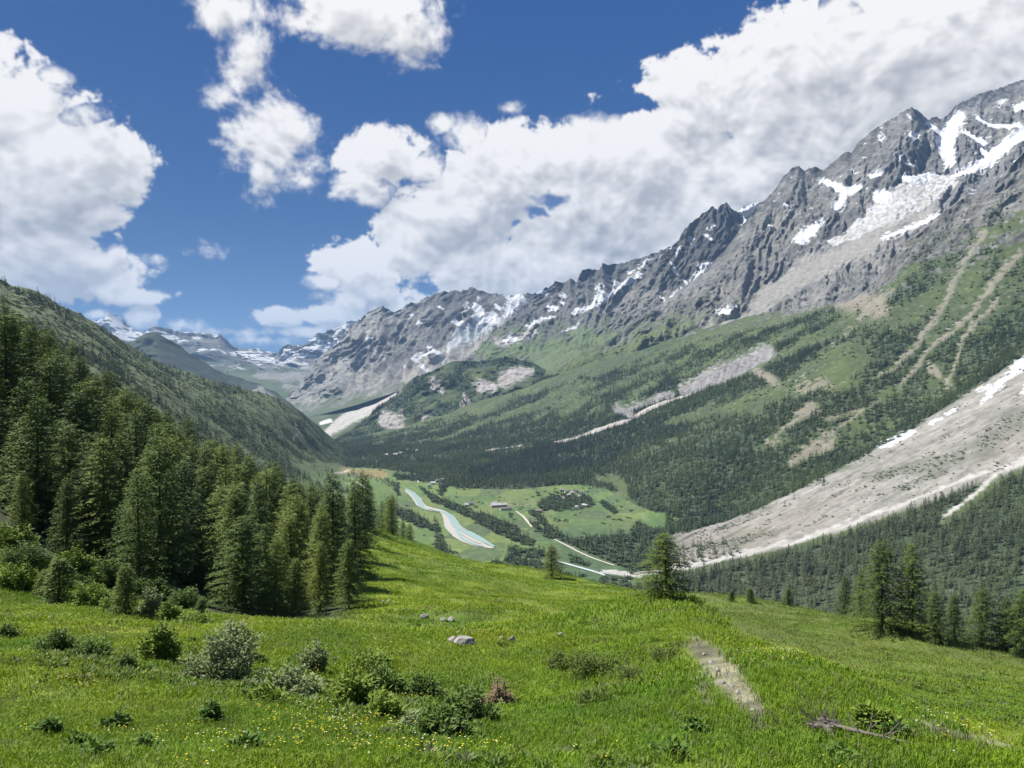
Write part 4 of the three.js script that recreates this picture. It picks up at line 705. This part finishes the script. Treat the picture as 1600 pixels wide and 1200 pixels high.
  scatterMesh(st, WOODMAT, fanStones, 'rubble', 'grey rubble and blocks strewn over the debris fan', 'rubble');
  const geos = [farConifer(1, 84), farConifer(2, 84), farConifer(3, 84)];
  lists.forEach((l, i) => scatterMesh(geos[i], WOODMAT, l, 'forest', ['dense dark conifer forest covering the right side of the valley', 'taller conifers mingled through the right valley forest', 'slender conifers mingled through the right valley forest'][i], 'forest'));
  scatterMesh(scrubGeo(4, 60), WOODMAT, [...scrub, ...fanScrub], 'undergrowth', 'round green scrub dotting the right slopes, debris fan and valley floor', 'scrub');
  const ll = [], ls = [];
  left.scatter(30000, r, (x, y, z, px, py, t) => { if (px < -40 || px > 560) return 0; const n = fbm(x / 150, z / 150, 2.2, 3), b = clamp(.30 + n * 1.6 - sstep(2.2, 2.9, t) * .32 - 2 * strokes(px, py, pathL)); return py > 722 && px > 470 ? clamp(n * 1.4 - .1) : b; }, (x, y, z, px, py, t) => { const h = 9 + r() * 8; ll.push([x, y - .3, z, h, h, r() * 6.28, mix3([.062, .092, .028], [.030, .052, .020], r())]); });
  left.scatter(42000, r, (x, y, z, px, py, t) => px < -40 || px > 560 || py > 722 && px > 440 ? 0 : clamp(.45 + fbm(x / 60, z / 60, 9.2, 3) * 1.4), (x, y, z) => { const s = 2 + r() * 3.4; ls.push([x, y - .3, z, s * 1.5, s, r() * 6.28, mix3([.105, .145, .040], [.052, .086, .028], r())]); });
  const hl = [], hput = (x, y, z) => { const h = 13 + r() * 8; hl.push([x, y - .5, z, h * 1.15, h, r() * 6.28, mix3([.050, .080, .028], [.022, .042, .018], r())]); };
  foothill.scatter(26000, r, (x, y, z, px, py, t) => t > 2 ? 0 : clamp(.35 + fbm(x / 180, y / 180, z / 180, 3) * 2 - 3 * strokes(px, py, [[[605, 655, 18], [625, 665, 14]], [[670, 660, 14], [685, 668, 10]], [[790, 592, 19], [812, 584, 17], [830, 580, 8]], [[750, 602, 14], [770, 606, 12]], [[700, 666, 4], [770, 640, 6], [800, 622, 5]]])), hput);
  ledges.scatter(16000, r, (x, y, z, px, py, t) => t > 1.2 ? 0 : clamp(fbm(x / 200, y / 200, z / 200, 3) * 2 + sstep(560, 610, py) - .2), hput);
  scatterMesh(geos[2], WOODMAT, hl, 'forest', 'dark conifers clothing the foothill and the slopes behind it', 'forest');
  scatterMesh(geos[1], WOODMAT, ll, 'forest', 'scattered dark conifers on the far left hillside', 'forest');
  scatterMesh(scrubGeo(5, 50), WOODMAT, ls, 'undergrowth', 'green alder scrub covering the far left hillside', 'scrub');
  console.log('far trees', lists.map(l => l.length).join(), 'scrub', scrub.length, fanScrub.length, 'left', ll.length, ls.length, 'near trees', treeCount);
}

// ------------------------------------------------------------------ river, tracks, houses on the valley floor
function ribbon(name, label, category, pts, mat, lift, kind = 'structure') {
  const c = new THREE.CatmullRomCurve3(pts.map(([px, py, w]) => { const p = right.hit(px, py); return p ?? new THREE.Vector3((px - CX) / F * 2000, -318, -2000); })), n = pts.length * 8, pos = [], idx = [], r = rngOf(pts.length);
  for (let i = 0; i <= n; i++) {
    const t = i / n, p = c.getPoint(t), d = c.getTangent(t), k = t * (pts.length - 1), j = Math.min(Math.floor(k), pts.length - 2), wpx = lerp(pts[j][2], pts[j + 1][2], k - j), w = wpx / F * -p.z / 2 * (1 + .25 * n3(i * .6, 3, pts.length)), s = new THREE.Vector3(-d.z, 0, d.x).normalize();
    pos.push(p.x - s.x * w, p.y + lift, p.z - s.z * w, p.x + s.x * w, p.y + lift, p.z + s.z * w);
    if (i < n) { const a = i * 2; idx.push(a, a + 2, a + 1, a + 1, a + 2, a + 3); }
  }
  const g = new THREE.BufferGeometry(); g.setAttribute('position', new THREE.Float32BufferAttribute(pos, 3)); g.setIndex(idx); g.computeVertexNormals();
  const m = new THREE.Mesh(g, mat); m.receiveShadow = true; return top(m, name, label, category, null, kind);
}
const flat = (r, g, b, rough = .95) => new THREE.MeshStandardMaterial({ color: new THREE.Color().setRGB(r, g, b), roughness: rough, side: THREE.DoubleSide });
const waterM = flat(.24, .33, .31, .35), gravelM = flat(.33, .32, .29), roadM = flat(.40, .37, .31);
ribbon('gravel_bank', 'pale gravel bed along the turquoise river', 'gravel bank', [[636, 766, 9], [650, 778, 13], [662, 792, 13], [690, 799, 10], [700, 810, 15], [708, 824, 25], [726, 840, 30], [745, 850, 24], [770, 857, 8]], gravelM, .9);
ribbon('river', 'milky turquoise river winding along the valley floor', 'river', [[634, 764, 3], [643, 770, 8], [651, 778, 9], [657, 788, 9], [664, 796, 5], [676, 799, 4], [690, 800, 6], [702, 806, 10], [709, 815, 12], [716, 825, 13], [733, 834, 15], [750, 843, 13], [772, 855, 5]], waterM, 1.5);
ribbon('gravel_bank', 'white gravel island in the wide bend of the river', 'gravel bank', [[719, 834, 2], [728, 839, 5], [742, 847, 5], [752, 851, 2]], gravelM, 2.1);
ribbon('gravel_bank', 'thin gravel spit upstream in the wide river bend', 'gravel bank', [[714, 823, 2], [722, 827, 4], [733, 831, 1]], gravelM, 2.1);
ribbon('river', 'side arm of the turquoise river left of the gravel island', 'river', [[712, 826, 3], [716, 834, 5], [724, 843, 5], [738, 850, 5], [756, 855, 3]], waterM, 1.7);
ribbon('river', 'narrow pale stream below the meadow rim', 'river', [[870, 877, 4], [890, 883, 6], [915, 890, 7], [935, 896, 6], [960, 905, 5], [985, 909, 5]], flat(.42, .48, .47, .4), 1.2);
ribbon('road', 'white road bending between fields in the middle of the valley', 'road', [[806, 799, 3], [816, 806, 4], [824, 815, 4], [831, 824, 3]], roadM, .8);
ribbon('path', 'straight pale track running towards the debris fan', 'path', [[866, 843, 3], [884, 852, 4], [905, 863, 4], [928, 873, 4], [960, 884, 4]], roadM, .8);
ribbon('path', 'short white track in the far fields', 'path', [[647, 739, 2], [651, 748, 3], [654, 754, 2]], roadM, .8);
ribbon('path', 'far white track at the edge of the dark forest', 'path', [[584, 711, 2], [587, 718, 2.5], [589, 724, 2]], roadM, .8);
ribbon('path', 'thin pale field track left of the hamlet', 'path', [[785, 789, 1.2], [810, 790, 1.2], [840, 787, 1.2]], roadM, .8);
ribbon('path', 'pale yard and lane winding through the hamlet', 'path', [[874, 772, 3], [878, 778, 5], [890, 779, 6], [902, 776, 5], [912, 772, 3]], flat(.42, .38, .32), .8);

const wallM = [flat(.55, .52, .47), flat(.40, .35, .29), flat(.28, .19, .12)], roofM = [flat(.25, .235, .22), flat(.17, .15, .14), flat(.42, .41, .40)], paneM = new THREE.MeshStandardMaterial({ color: 0x1c2226, roughness: .2 }), doorM = flat(.10, .06, .04);
function house(px, py, L, W, Ht, turn, w, rf, name, label, group) {
  const p = right.hit(px, py) ?? left.hit(px, py); if (!p) { console.log('no floor', px, py); return; }
  const o = new THREE.Group(); o.position.copy(p); o.rotation.y = turn;
  const wall = new THREE.BoxGeometry(L, Ht + 1, W); wall.translate(0, Ht / 2 - .5, 0);
  const gable = new THREE.Shape([[-W / 2, 0], [W / 2, 0], [0, W * .36]].map(q => new THREE.Vector2(...q))), gg = new THREE.ExtrudeGeometry(gable, { depth: L - .02, bevelEnabled: false }); gg.translate(0, Ht, -L / 2 + .01); gg.rotateY(Math.PI / 2);
  part('wall', mergeGeometries([wall.toNonIndexed(), gg]), wallM[w], o);
  const th = .35, over = .9, s = new THREE.Shape([[-W / 2 - over, -over * .72], [0, W * .36], [W / 2 + over, -over * .72], [W / 2 + over, th - over * .72], [0, W * .36 + th], [-W / 2 - over, th - over * .72]].map(q => new THREE.Vector2(...q))), rg = new THREE.ExtrudeGeometry(s, { depth: L + 1.6, bevelEnabled: false }); rg.translate(0, Ht + .03, -L / 2 - .8); rg.rotateY(Math.PI / 2);
  const roof = part('roof', rg, roofM[rf], o), ch = new THREE.BoxGeometry(.9, 1.8, .9); ch.translate(L * .2, Ht + W * .36 + .6, W * .1); part('chimney', ch, wallM[0], roof);
  const n = Math.max(2, Math.round(L / 4)); const wg = new THREE.BoxGeometry(1.1, 1.3, .12);
  for (let i = 0; i < n; i++) for (const f of [0, ...(Ht > 5 ? [1] : [])]) { const m = part('window', wg, paneM, o); m.position.set(-L / 2 + (i + .5) * L / n, 1.7 + f * 2.7, W / 2 + .03); }
  const dg = new THREE.BoxGeometry(1.2, 2.1, .12); const d = part('door', dg, doorM, o); d.position.set(L * .5 - L / n, 1.05, W / 2 + .045);
  return top(o, name, label, 'house', group);
}
house(779, 792, 44, 12, 6, .35, 1, 2, 'farm_building', 'long pale-roofed farm building beside the white road');
house(790, 797, 30, 9, 5, .35, 0, 1, 'farm_building', 'second long shed just below the long farm building');
house(772, 789, 12, 9, 5, .35, 0, 2, 'house', 'small pale house at the upper end of the long farm building');
house(735, 789, 13, 10, 6, .2, 0, 1, 'house', 'pale house alone under the forest edge above the wide river bend');
house(729, 791, 10, 8, 5, .2, 0, 2, 'house', 'small white shed left of the lone pale house above the river bend');
const hm = 'houses of the hamlet among trees in the right-hand fields';
[[878, 768, 10, 1, 0], [886, 770, 12, 0, 1], [893, 772, 10, 0, 2], [900, 769, 11, 1, 0], [907, 772, 13, 0, 0], [913, 775, 10, 2, 1], [889, 776, 9, 0, 2], [881, 781, 11, 1, 1], [903, 795, 12, 0, 0], [914, 792, 11, 1, 2], [842, 801, 13, 2, 1]].forEach(([x, y, L, w, rf], i) =>
  house(x, y, L + 3, 8, 5.5, .3 * i, w, rf, 'house', ['uppermost small house at the left of the hamlet', 'white house at the top of the hamlet lane', 'white house with a light roof in the middle of the hamlet', 'brown-walled house behind the hamlet trees', 'widest white house at the right of the hamlet', 'dark wooden house at the right end of the hamlet', 'small white house inside the bend of the hamlet lane', 'house below the bend of the hamlet lane', 'white house below the hamlet trees', 'light-roofed house at the lower right of the hamlet', 'dark barn alone in the field left of the hamlet trees'][i], hm));
[[677, 757], [684, 753], [691, 752], [688, 759], [671, 761]].forEach(([x, y], i) => house(x, y, 14, 10, 6, .4 * i, 0, i % 2 ? 1 : 2, 'house', ['pale house lowest in the far cluster', 'pale dark-roofed house in the far cluster', 'light-roofed house at the top of the far cluster', 'house at the right of the far cluster near trees', 'pale house at the left end of the far cluster'][i] + ' by the forest', 'houses of the far cluster by the forest'));
[[618, 712], [626, 710], [637, 705], [644, 705], [652, 706], [604, 713]].forEach(([x, y], i) => house(x, y, 20, 13, 7, .5 * i, 0, 2, 'house', ['second white house from the left', 'third white house from the left', 'fourth white house from the left', 'fifth white house from the left', 'rightmost white house', 'leftmost white house'][i] + ' in the distant village within the forest', 'white houses of the distant village'));
[[549, 745], [556, 747], [562, 748]].forEach(([x, y], i) => house(x, y, 16, 9, 5, .1 + .2 * i, 2, 1, 'barn', ['left', 'middle', 'right'][i] + ' one of three brown barns beside the tan field', 'brown barns beside the tan field'));

// ------------------------------------------------------------------ rocks, shrubs and the fallen tree on the meadow
const stones = [];
const stoneM = new THREE.MeshStandardMaterial({ color: new THREE.Color().setRGB(.40, .38, .35), roughness: .95, vertexColors: true });
function rock(px, py, wpx, hpx, label, seed, group) {
  const p = meadowHit(px, py); if (!p) return; const k = -p.z / F, w = wpx * k / 2, h = hpx * k * 1.15; stones.push([p.x, -p.z, w * 1.05]);
  const g = new THREE.IcosahedronGeometry(1, 7), a = g.attributes.position, col = new Float32Array(a.count * 3), cutDirs = []; const r = rngOf(seed);
  for (let i = 0; i < 11; i++) { const v = new THREE.Vector3(r() - .5, r() * .8 - .25, r() - .5).normalize(); cutDirs.push([v, .62 + r() * .28]); }
  const v = new THREE.Vector3();
  for (let i = 0; i < a.count; i++) {
    v.fromBufferAttribute(a, i); for (const [d, l] of cutDirs) { const q = v.dot(d); if (q > l) v.addScaledVector(d, (l - q) * .92); }
    v.multiplyScalar(1 + .10 * fbm(v.x * 2 + seed, v.y * 2, v.z * 2, 4)); const c = .62 + .5 * fbm(v.x * 3, v.y * 3 + seed, v.z * 3, 4); col.set([c, c * .98, c * .95], i * 3);
    a.setXYZ(i, v.x * w, v.y * h * .75 + h * .22, v.z * w * .75);
  }
  g.setAttribute('color', new THREE.BufferAttribute(col, 3)); g.computeVertexNormals();
  const m = new THREE.Mesh(g, stoneM); m.castShadow = m.receiveShadow = true; m.position.copy(p); m.rotation.y = r() * 6; m.rotation.z = (r() - .5) * .4; top(m, 'boulder', label, 'rock', group);
}
rock(724, 1008, 38, 14, 'largest grey boulder, long and flat, in the middle of the meadow', 3);
rock(708, 1003, 22, 9, 'pale low block against the left end of the largest boulder', 14);
rock(716, 991, 9, 5, 'small stone just above the largest boulder', 4);
rock(663, 967, 15, 8, 'rounded grey boulder left of the flat twin stones', 5);
rock(692, 970, 14, 5, 'left one of two flat pale stones lying close together', 6);
rock(705, 971, 14, 7, 'right one of two flat pale stones lying close together', 7);
rock(800, 1004, 12, 8, 'small grey stone right of the largest boulder', 8);
rock(784, 1000, 9, 5, 'flat little stone beside a bare patch right of the boulders', 9);
rock(598, 943, 9, 4, 'left one of three tiny white stones near the wood corner', 10);
rock(608, 941, 8, 5, 'right one of three tiny white stones near the wood corner', 11);
rock(602, 946, 6, 3, 'lowest of three tiny white stones near the wood corner', 12);
rock(875, 995, 12, 6, 'dark stone in the grass hollow above the juniper mat', 13);
rock(18, 912, 22, 10, 'grey rock among bushes at the left edge before the wood', 15);
[[1100, 1024], [1112, 1036], [1122, 1050], [1135, 1058], [1142, 1074], [1152, 1086], [1166, 1098], [1096, 1040], [1128, 1070], [1175, 1112]].forEach(([x, y], i) => rock(x, y, 8 + (i * 5) % 7, 4 + i % 3, ['topmost stone on', 'second stone from the top of', 'third stone down on', 'fourth stone down on', 'fifth stone down on', 'sixth stone down on', 'seventh stone down on', 'stone at the left upper side of', 'stone at the left middle of', 'lowest stone of'][i] + ' the bare bank of the spur', 40 + i, 'stones on the bare bank'));
rock(932, 1162, 10, 5, 'small pale stone low in the near grass', 16);

const leafM = { silver: needles(.20, .25, .10), dark: needles(.095, .160, .024), mid: needles(.15, .225, .022), juniper: needles(.11, .155, .022), pink: needles(.24, .17, .11), weed: needles(.090, .165, .020) };
const stemM = flat(.10, .075, .055);
function shrub(px, py, wpx, hpx, kind, label, seed, name = 'shrub') {
  const p = meadowHit(px, py); if (!p) { console.log('no ground', px, py); return; } const z = -p.z, k = z / F, R = wpx * k / 2 * (kind === 'weed' ? 1 : 1.22), H = hpx * k * 1.2, r = rngOf(seed), T = new Tris(), stems = [];
  const o = new THREE.Group(); o.position.copy(p); o.position.y -= .03;
  const size = { silver: .085, dark: .085, mid: .10, juniper: .09, pink: .07, weed: .085 }[kind] * Math.max(1, z / 24), nStem = kind === 'weed' ? 22 : Math.round(clamp(14 + R * 16, 14, 54)), per = Math.round(clamp(3600 * R * H / (size * size * 70 * nStem), 60, kind === 'weed' ? 26 : 210));
  for (let s = 0; s < nStem; s++) {
    const a = r() * 6.28, q = Math.sqrt(r()) * (.75 + .4 * r()) , tx = Math.cos(a) * q * R, tz = Math.sin(a) * q * R * .8, lift = H * (1 - q * q * .75) * (.45 + .6 * r()), c = new THREE.QuadraticBezierCurve3(new THREE.Vector3(tx * .35, -.05, tz * .35), new THREE.Vector3(tx * .7, lift * .55, tz * .7), new THREE.Vector3(tx, lift, tz));
    stems.push(new THREE.TubeGeometry(c, 4, .008 * Math.max(1, z / 20), 4));
    for (let i = 0; i < per; i++) { const t = .18 + .84 * r(), v = c.getPoint(Math.min(t, 1)), j = .05 + R * .12; const d = [Math.cos(a) * .5 + (r() - .5) * 1.7, .25 + (r() - .4) * 1.1, Math.sin(a) * .5 + (r() - .5) * 1.7], l = Math.hypot(...d); T.leaf([v.x + (r() - .5) * j * 2, Math.max(.01, v.y + (r() - .5) * j * 1.6), v.z + (r() - .5) * j * 2], d.map(x => x / l), size * (.7 + .7 * r()) , size * (kind === 'juniper' ? .3 : .55), r); }
  }
  part('stem', mergeGeometries(stems), stemM, o); part('foliage', T.geo(), leafM[kind], o);
  top(o, name, label, kind === 'weed' ? 'plant' : 'shrub');
}
[[352, 1072, 118, 78, 'silver', 'large silvery-leaved willow shrub in the left of the near meadow'], [368, 1030, 46, 62, 'silver', 'upright silver-leaved shoots rising behind the large willow shrub'], [250, 1032, 52, 52, 'mid', 'bright green round bush left of the silvery willow shrub'], [14, 998, 30, 22, 'dark', 'low dark bush at the left picture edge in the grass'], [92, 1022, 58, 42, 'dark', 'dark green bush in the left grass below the young larches'], [144, 1030, 56, 30, 'dark', 'dark bush with shaded underside right of the other left bush'], [192, 1048, 36, 24, 'dark', 'smallest dark bush closing the row of left bushes'],
  [492, 1052, 40, 42, 'silver', 'upright pale-leaved shrub with a dark top near the middle'], [462, 1088, 84, 44, 'silver', 'spreading grey-green shrub right of the large willow'], [420, 1098, 50, 26, 'mid', 'low green shrub between the willow and the spreading shrub'], [552, 1108, 70, 54, 'mid', 'bright leafy shrub with dark hollow in the row of bushes'], [600, 1088, 52, 44, 'dark', 'dark green bush with shaded right side above the leafy row'], [595, 1128, 64, 40, 'mid', 'leafy green shrub at the lower middle of the bush row'], [660, 1092, 50, 34, 'dark', 'low dark shrub in the grass left of the round bush'], [735, 1132, 92, 56, 'dark', 'round dense dark green bush with a black shaded right side'], [692, 1156, 76, 52, 'dark', 'dense dark bush in front of and left of the round bush'], [645, 1140, 46, 30, 'silver', 'pale leafed low shrub left of the front dense bush'], [779, 1105, 42, 36, 'pink', 'pinkish dry shrub up and right of the round bush'], [700, 1112, 50, 28, 'mid', 'light green shrub tucked behind the two dense bushes'],
  [930, 1052, 110, 28, 'juniper', 'broad dark juniper mat on the brow of the little spur'], [988, 1068, 70, 24, 'juniper', 'small juniper mat right of the broad one on the spur'], [935, 1104, 64, 24, 'juniper', 'juniper mat lower on the slope of the spur'], [880, 1040, 60, 18, 'juniper', 'thin juniper mat at the left of the spur brow'], [1040, 1030, 50, 16, 'juniper', 'low juniper mat above the bare bank'],
  [40, 890, 70, 40, 'dark', 'dark bush in the shade at the left foot of the wood'], [110, 900, 70, 36, 'mid', 'leafy bush in the half shade under the left trees'], [170, 915, 60, 36, 'dark', 'dark bush in the shade behind the young larches'], [235, 935, 60, 30, 'dark', 'low bush in the deep shade of the largest conifer'], [290, 955, 60, 30, 'dark', 'dark low bush at the shaded foot of the wood'], [20, 860, 60, 40, 'mid', 'green bush under the trees at the left picture edge'], [30, 925, 56, 40, 'mid', 'grey-green bushes beside the rock at the left grass edge'], [140, 950, 60, 34, 'mid', 'leafy bush between the two young larches'], [232, 968, 40, 48, 'silver', 'grey-leaved bush right of the thin young larch'], [268, 975, 36, 34, 'mid', 'yellow-green bush in sun before the dark wood'], [175, 958, 40, 26, 'mid', 'small bush left of the thin young larch'], [300, 980, 60, 20, 'mid', 'flat bush along the grass edge before the wood'],
  [1366, 1140, 44, 36, 'mid', 'bright green shrub beside the fallen trunk'], [1400, 1150, 36, 18, 'weed', 'low leafy plant by the fallen trunk tip'], [545, 1075, 30, 22, 'mid', 'tuft of pale green shrub above the leafy row'], [585, 1050, 70, 26, 'mid', 'grassy shrub patch at the top of the bush row']].forEach((a, i) => shrub(a[0], a[1], a[2], a[3], a[4], a[5], 400 + i));
[[182, 1142, 40, 28], [75, 1152, 30, 26], [150, 1186, 60, 26], [118, 1172, 36, 20], [1088, 1146, 26, 20], [1022, 1182, 22, 18], [1052, 1186, 36, 20], [330, 1128, 30, 30], [1310, 1190, 40, 18], [380, 1176, 50, 24], [225, 1172, 34, 20]].forEach(([x, y, w, h], i) => shrub(x, y, w, h, 'weed', ['dark leafy weed with a shadowed heart in the left grass', 'weed rosette near the left picture edge', 'wide weed clump low in the left corner grass', 'weed left of the wide corner clump', 'dark weed on the slope under the bare bank', 'little weed left of its neighbour low on the spur', 'weed clump low in the middle right grass', 'light weed below the silvery willow', 'weed under the fallen trunk at the bottom edge', 'weed clump at the bottom edge left of centre', 'weed right of the wide corner clump'][i], 500 + i, 'weed'));

{ // fallen tree: root plate and trunk lying across the gully behind the spur
  const p = meadowHit(1290, 1140), q = meadowHit(1430, 1166), o = new THREE.Group(), r = rngOf(91); o.position.copy(p); o.position.y -= .08;
  const to = q.clone().sub(p), A = new THREE.Vector3(0, .14, 0), B = to.clone().multiplyScalar(.5).add(new THREE.Vector3(0, .12, 0)), C = to.clone().add(new THREE.Vector3(0, .10, 0)), c = new THREE.CatmullRomCurve3([A, B, C]);
  const tg = new THREE.TubeGeometry(c, 14, 1, 9), a = tg.attributes.position; for (let i = 0; i < a.count; i++) { const t = Math.floor(i / 10) / 14, m = c.getPointAt(t), w = .032 * (1 - t * .7); a.setXYZ(i, m.x + (a.getX(i) - m.x) * w, m.y + (a.getY(i) - m.y) * w, m.z + (a.getZ(i) - m.z) * w); } tg.computeVertexNormals();
  part('trunk', tg, greyBark, o);
  for (let i = 0; i < 60; i++) { const s = r() * 6.28, u = r(), e = new THREE.Vector3((Math.cos(s) * .32 - .12) * (.4 + .4 * u), (.15 + .62 * u * u) * .62, (Math.sin(s) * .3) * .4), m = e.clone().multiplyScalar(.5).add(new THREE.Vector3((r() - .5) * .12, .06, (r() - .5) * .1)); part('root', new THREE.TubeGeometry(new THREE.QuadraticBezierCurve3(new THREE.Vector3((r() - .5) * .25, .1, (r() - .5) * .2), m, e), 5, .0025 + .008 * r() * r() * (1 - u * .7), 5), greyBark, o); }
  const sg = new THREE.IcosahedronGeometry(.15, 5), sa = sg.attributes.position; for (let i = 0; i < sa.count; i++) { const f = 1 + 1.1 * fbm(sa.getX(i) * 9, sa.getY(i) * 9, sa.getZ(i) * 9, 4); sa.setXYZ(i, sa.getX(i) * f * 1.1, sa.getY(i) * f * .8 + .09, sa.getZ(i) * f); } sg.computeVertexNormals(); part('root_plate', sg, flat(.13, .115, .095), o);
  for (let i = 0; i < 12; i++) { const t = .25 + .7 * r(), m = c.getPointAt(t), e = m.clone().add(new THREE.Vector3((r() - .3) * .35, .06 + .2 * r(), (r() - .5) * .3)); part('branch', new THREE.TubeGeometry(new THREE.LineCurve3(m, e), 2, .006, 4), greyBark, o); }
  top(o, 'fallen_tree', 'bleached fallen trunk with upturned roots in the gully behind the spur', 'fallen tree');
}

// ------------------------------------------------------------------ grass and flowers
{
  const r = rngOf(55);
  const tuft = (seed, n, tall, spread, wid) => { const q = rngOf(seed), T = new Tris(); for (let i = 0; i < n; i++) { const a = q() * 6.28, ro = Math.sqrt(q()) * spread, o = [Math.cos(a) * ro, -.02, Math.sin(a) * ro], b = q() * 6.28, h = tall * (.55 + .6 * q()), ben = .25 + .5 * q(), w = wid * (.7 + .6 * q()), m = [o[0] + Math.cos(b) * h * ben * .3, h * .6, o[2] + Math.sin(b) * h * ben * .3], e = [o[0] + Math.cos(b) * h * ben, h * (1 - ben * .25), o[2] + Math.sin(b) * h * ben], s = [-Math.sin(b) * w / 2, 0, Math.cos(b) * w / 2], f = (c, k) => [c[0] + s[0] * k, c[1], c[2] + s[2] * k];
      T.tri(f(o, -1), f(o, 1), f(m, .8)); T.tri(f(o, -1), f(m, .8), f(m, -.8)); T.tri(f(m, -.8), f(m, .8), e); } return T.geo(); };
  const grassM = new THREE.MeshPhysicalMaterial({ color: 0xffffff, roughness: .7, transmission: .4, thickness: 0, side: THREE.DoubleSide, specularIntensity: .35 });
  const bands = [[3.5, 12, 130, .095, .14, 16, .0085], [12, 24, 42, .115, .24, 18, .015], [24, 48, 11, .14, .42, 22, .026], [48, 105, 2.4, .17, .85, 26, .05], [105, 180, .7, .20, 1.5, 26, .085]];
  bands.forEach(([z0, z1, dens, tall, spread, n, wid], b) => {
    const lists = [[], []], half = z => .80 * z + 3, area = .8 * (z1 * z1 - z0 * z0) + 6 * (z1 - z0), N = Math.floor(area * dens);
    for (let i = 0; i < N; i++) {
      const z = Math.sqrt(lerp(z0 * z0, z1 * z1, r())), x = (r() * 2 - 1) * half(z), y = meadowY(x, z), px = CX + F * x / z, py = CY - F * (y - EYE) / z;
      if (px < 560 && z > 56) continue; if (stones.some(([a, b, w]) => Math.abs(a - x) < w && b - z < w * .8 && b - z > -w * 3 && z > b - w * 3)) continue; if (strokes(px + 10 * n3(x, z, 1), py + 10 * n3(x, z, 5), bank) > .14 && r() < .95) continue;
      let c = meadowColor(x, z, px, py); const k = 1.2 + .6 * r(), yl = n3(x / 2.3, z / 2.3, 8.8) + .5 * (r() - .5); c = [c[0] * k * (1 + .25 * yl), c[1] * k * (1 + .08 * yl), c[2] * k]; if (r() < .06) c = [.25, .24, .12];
      const s = .6 + .7 * r() + .25 * n3(x / 1.6, z / 1.6, 2.2); lists[i & 1].push([x, y, -z, .7 + .6 * r(), s, r() * 6.28, c]);
    }
    lists.forEach((l, i) => scatterMesh(tuft(600 + b * 2 + i, n, tall, spread, wid), grassM, l, 'grass', ['lush grass nearest the viewpoint', 'grass of the near slope around the shrubs', 'grass of the meadow around the boulders', 'grass of the middle meadow', 'grass towards the meadow rim'][b] + (i ? ', finer tufts' : ''), 'grass'));
  });
  const cov = [], covGeo = (() => { const q = rngOf(77), T = new Tris(); for (let i = 0; i < 26; i++) { const a = q() * 6.28, e = .25 + q() * .9, d = [Math.cos(a) * Math.cos(e), Math.sin(e), Math.sin(a) * Math.cos(e)]; T.leaf([d[0] * .25 * q(), .02 + .25 * q(), d[2] * .25 * q()], d, .45 + .25 * q(), .26, q); } return T.geo(); })();
  for (let i = 0; i < 26000; i++) {
    const z = 6 + 84 * Math.pow(r(), 1.5), x = (r() * 2 - 1) * (.8 * z + 2), px = CX + F * x / z; if (px < 560 && z > 50) continue;
    const y = meadowY(x, z), py = CY - F * (y - EYE) / z, n = fbm(x / 3.5, z / 2.5, 41.5, 4), row = clamp(stroke(px, py, [[60, 1020, 40], [190, 1045, 30], [360, 1070, 60], [480, 1085, 60], [600, 1110, 70], [740, 1120, 60]])) + .8 * clamp(stroke(px, py, [[1180, 1080, 20], [1400, 1090, 50], [1600, 1110, 50]])) + .7 * clamp(stroke(px, py, [[880, 1040, 40], [1000, 1050, 50], [940, 1100, 40]]));
    if (n + row * .45 < .18 + .3 * r()) continue; if (strokes(px, py, bank) > .2) continue;
    const s = (.06 + .10 * r() + .05 * row) * (1 + z / 40), k = r(), c = mix3([.080, .150, .020], [.16, .225, .026], k); cov.push([x, y - .01, -z, s * 1.2, s, r() * 6.28, r() < .1 ? [.19, .22, .11] : c]);
  }
  scatterMesh(covGeo, grassM, cov, 'ground_cover', 'broad-leaved herbs in patches between the shrubs and over the meadow', 'herbs');
  const fl = new Tris(), rr = rngOf(9); for (let k = 0; k < 6; k++) { const a = k * 1.05; fl.tri([0, 1, 0], [Math.cos(a) * .55, 1.08, Math.sin(a) * .55], [Math.cos(a + .9) * .55, 1.08, Math.sin(a + .9) * .55]); }
  const flowerM = new THREE.MeshStandardMaterial({ color: 0xffffff, roughness: .8, side: THREE.DoubleSide }), list = [];
  for (let i = 0; i < 26000; i++) {
    const z = 5 + 75 * Math.pow(r(), 1.6), x = (r() * 2 - 1) * (.75 * z + 2), n = fbm(x / 3.2, z / 3.2, 15.5, 3) + (x < 0 ? .08 : -.06); if (n < .10 + .32 * r()) continue;
    const px = CX + F * x / z; if (px < 560 && z > 48) continue; const s = .010 + .0006 * z + .004 * r(), white = r() < .16; list.push([x, meadowY(x, z) + .10 + .08 * r(), -z, s, s, r() * 6.28, white ? [.7, .7, .62] : [.62, .48, .02]]);
  }
  scatterMesh(fl.geo(), flowerM, list, 'flowers', 'small yellow and white flowers strewn through the near grass', 'flowers');
  console.log('flowers', list.length);
}
renderer.render(scene, camera);
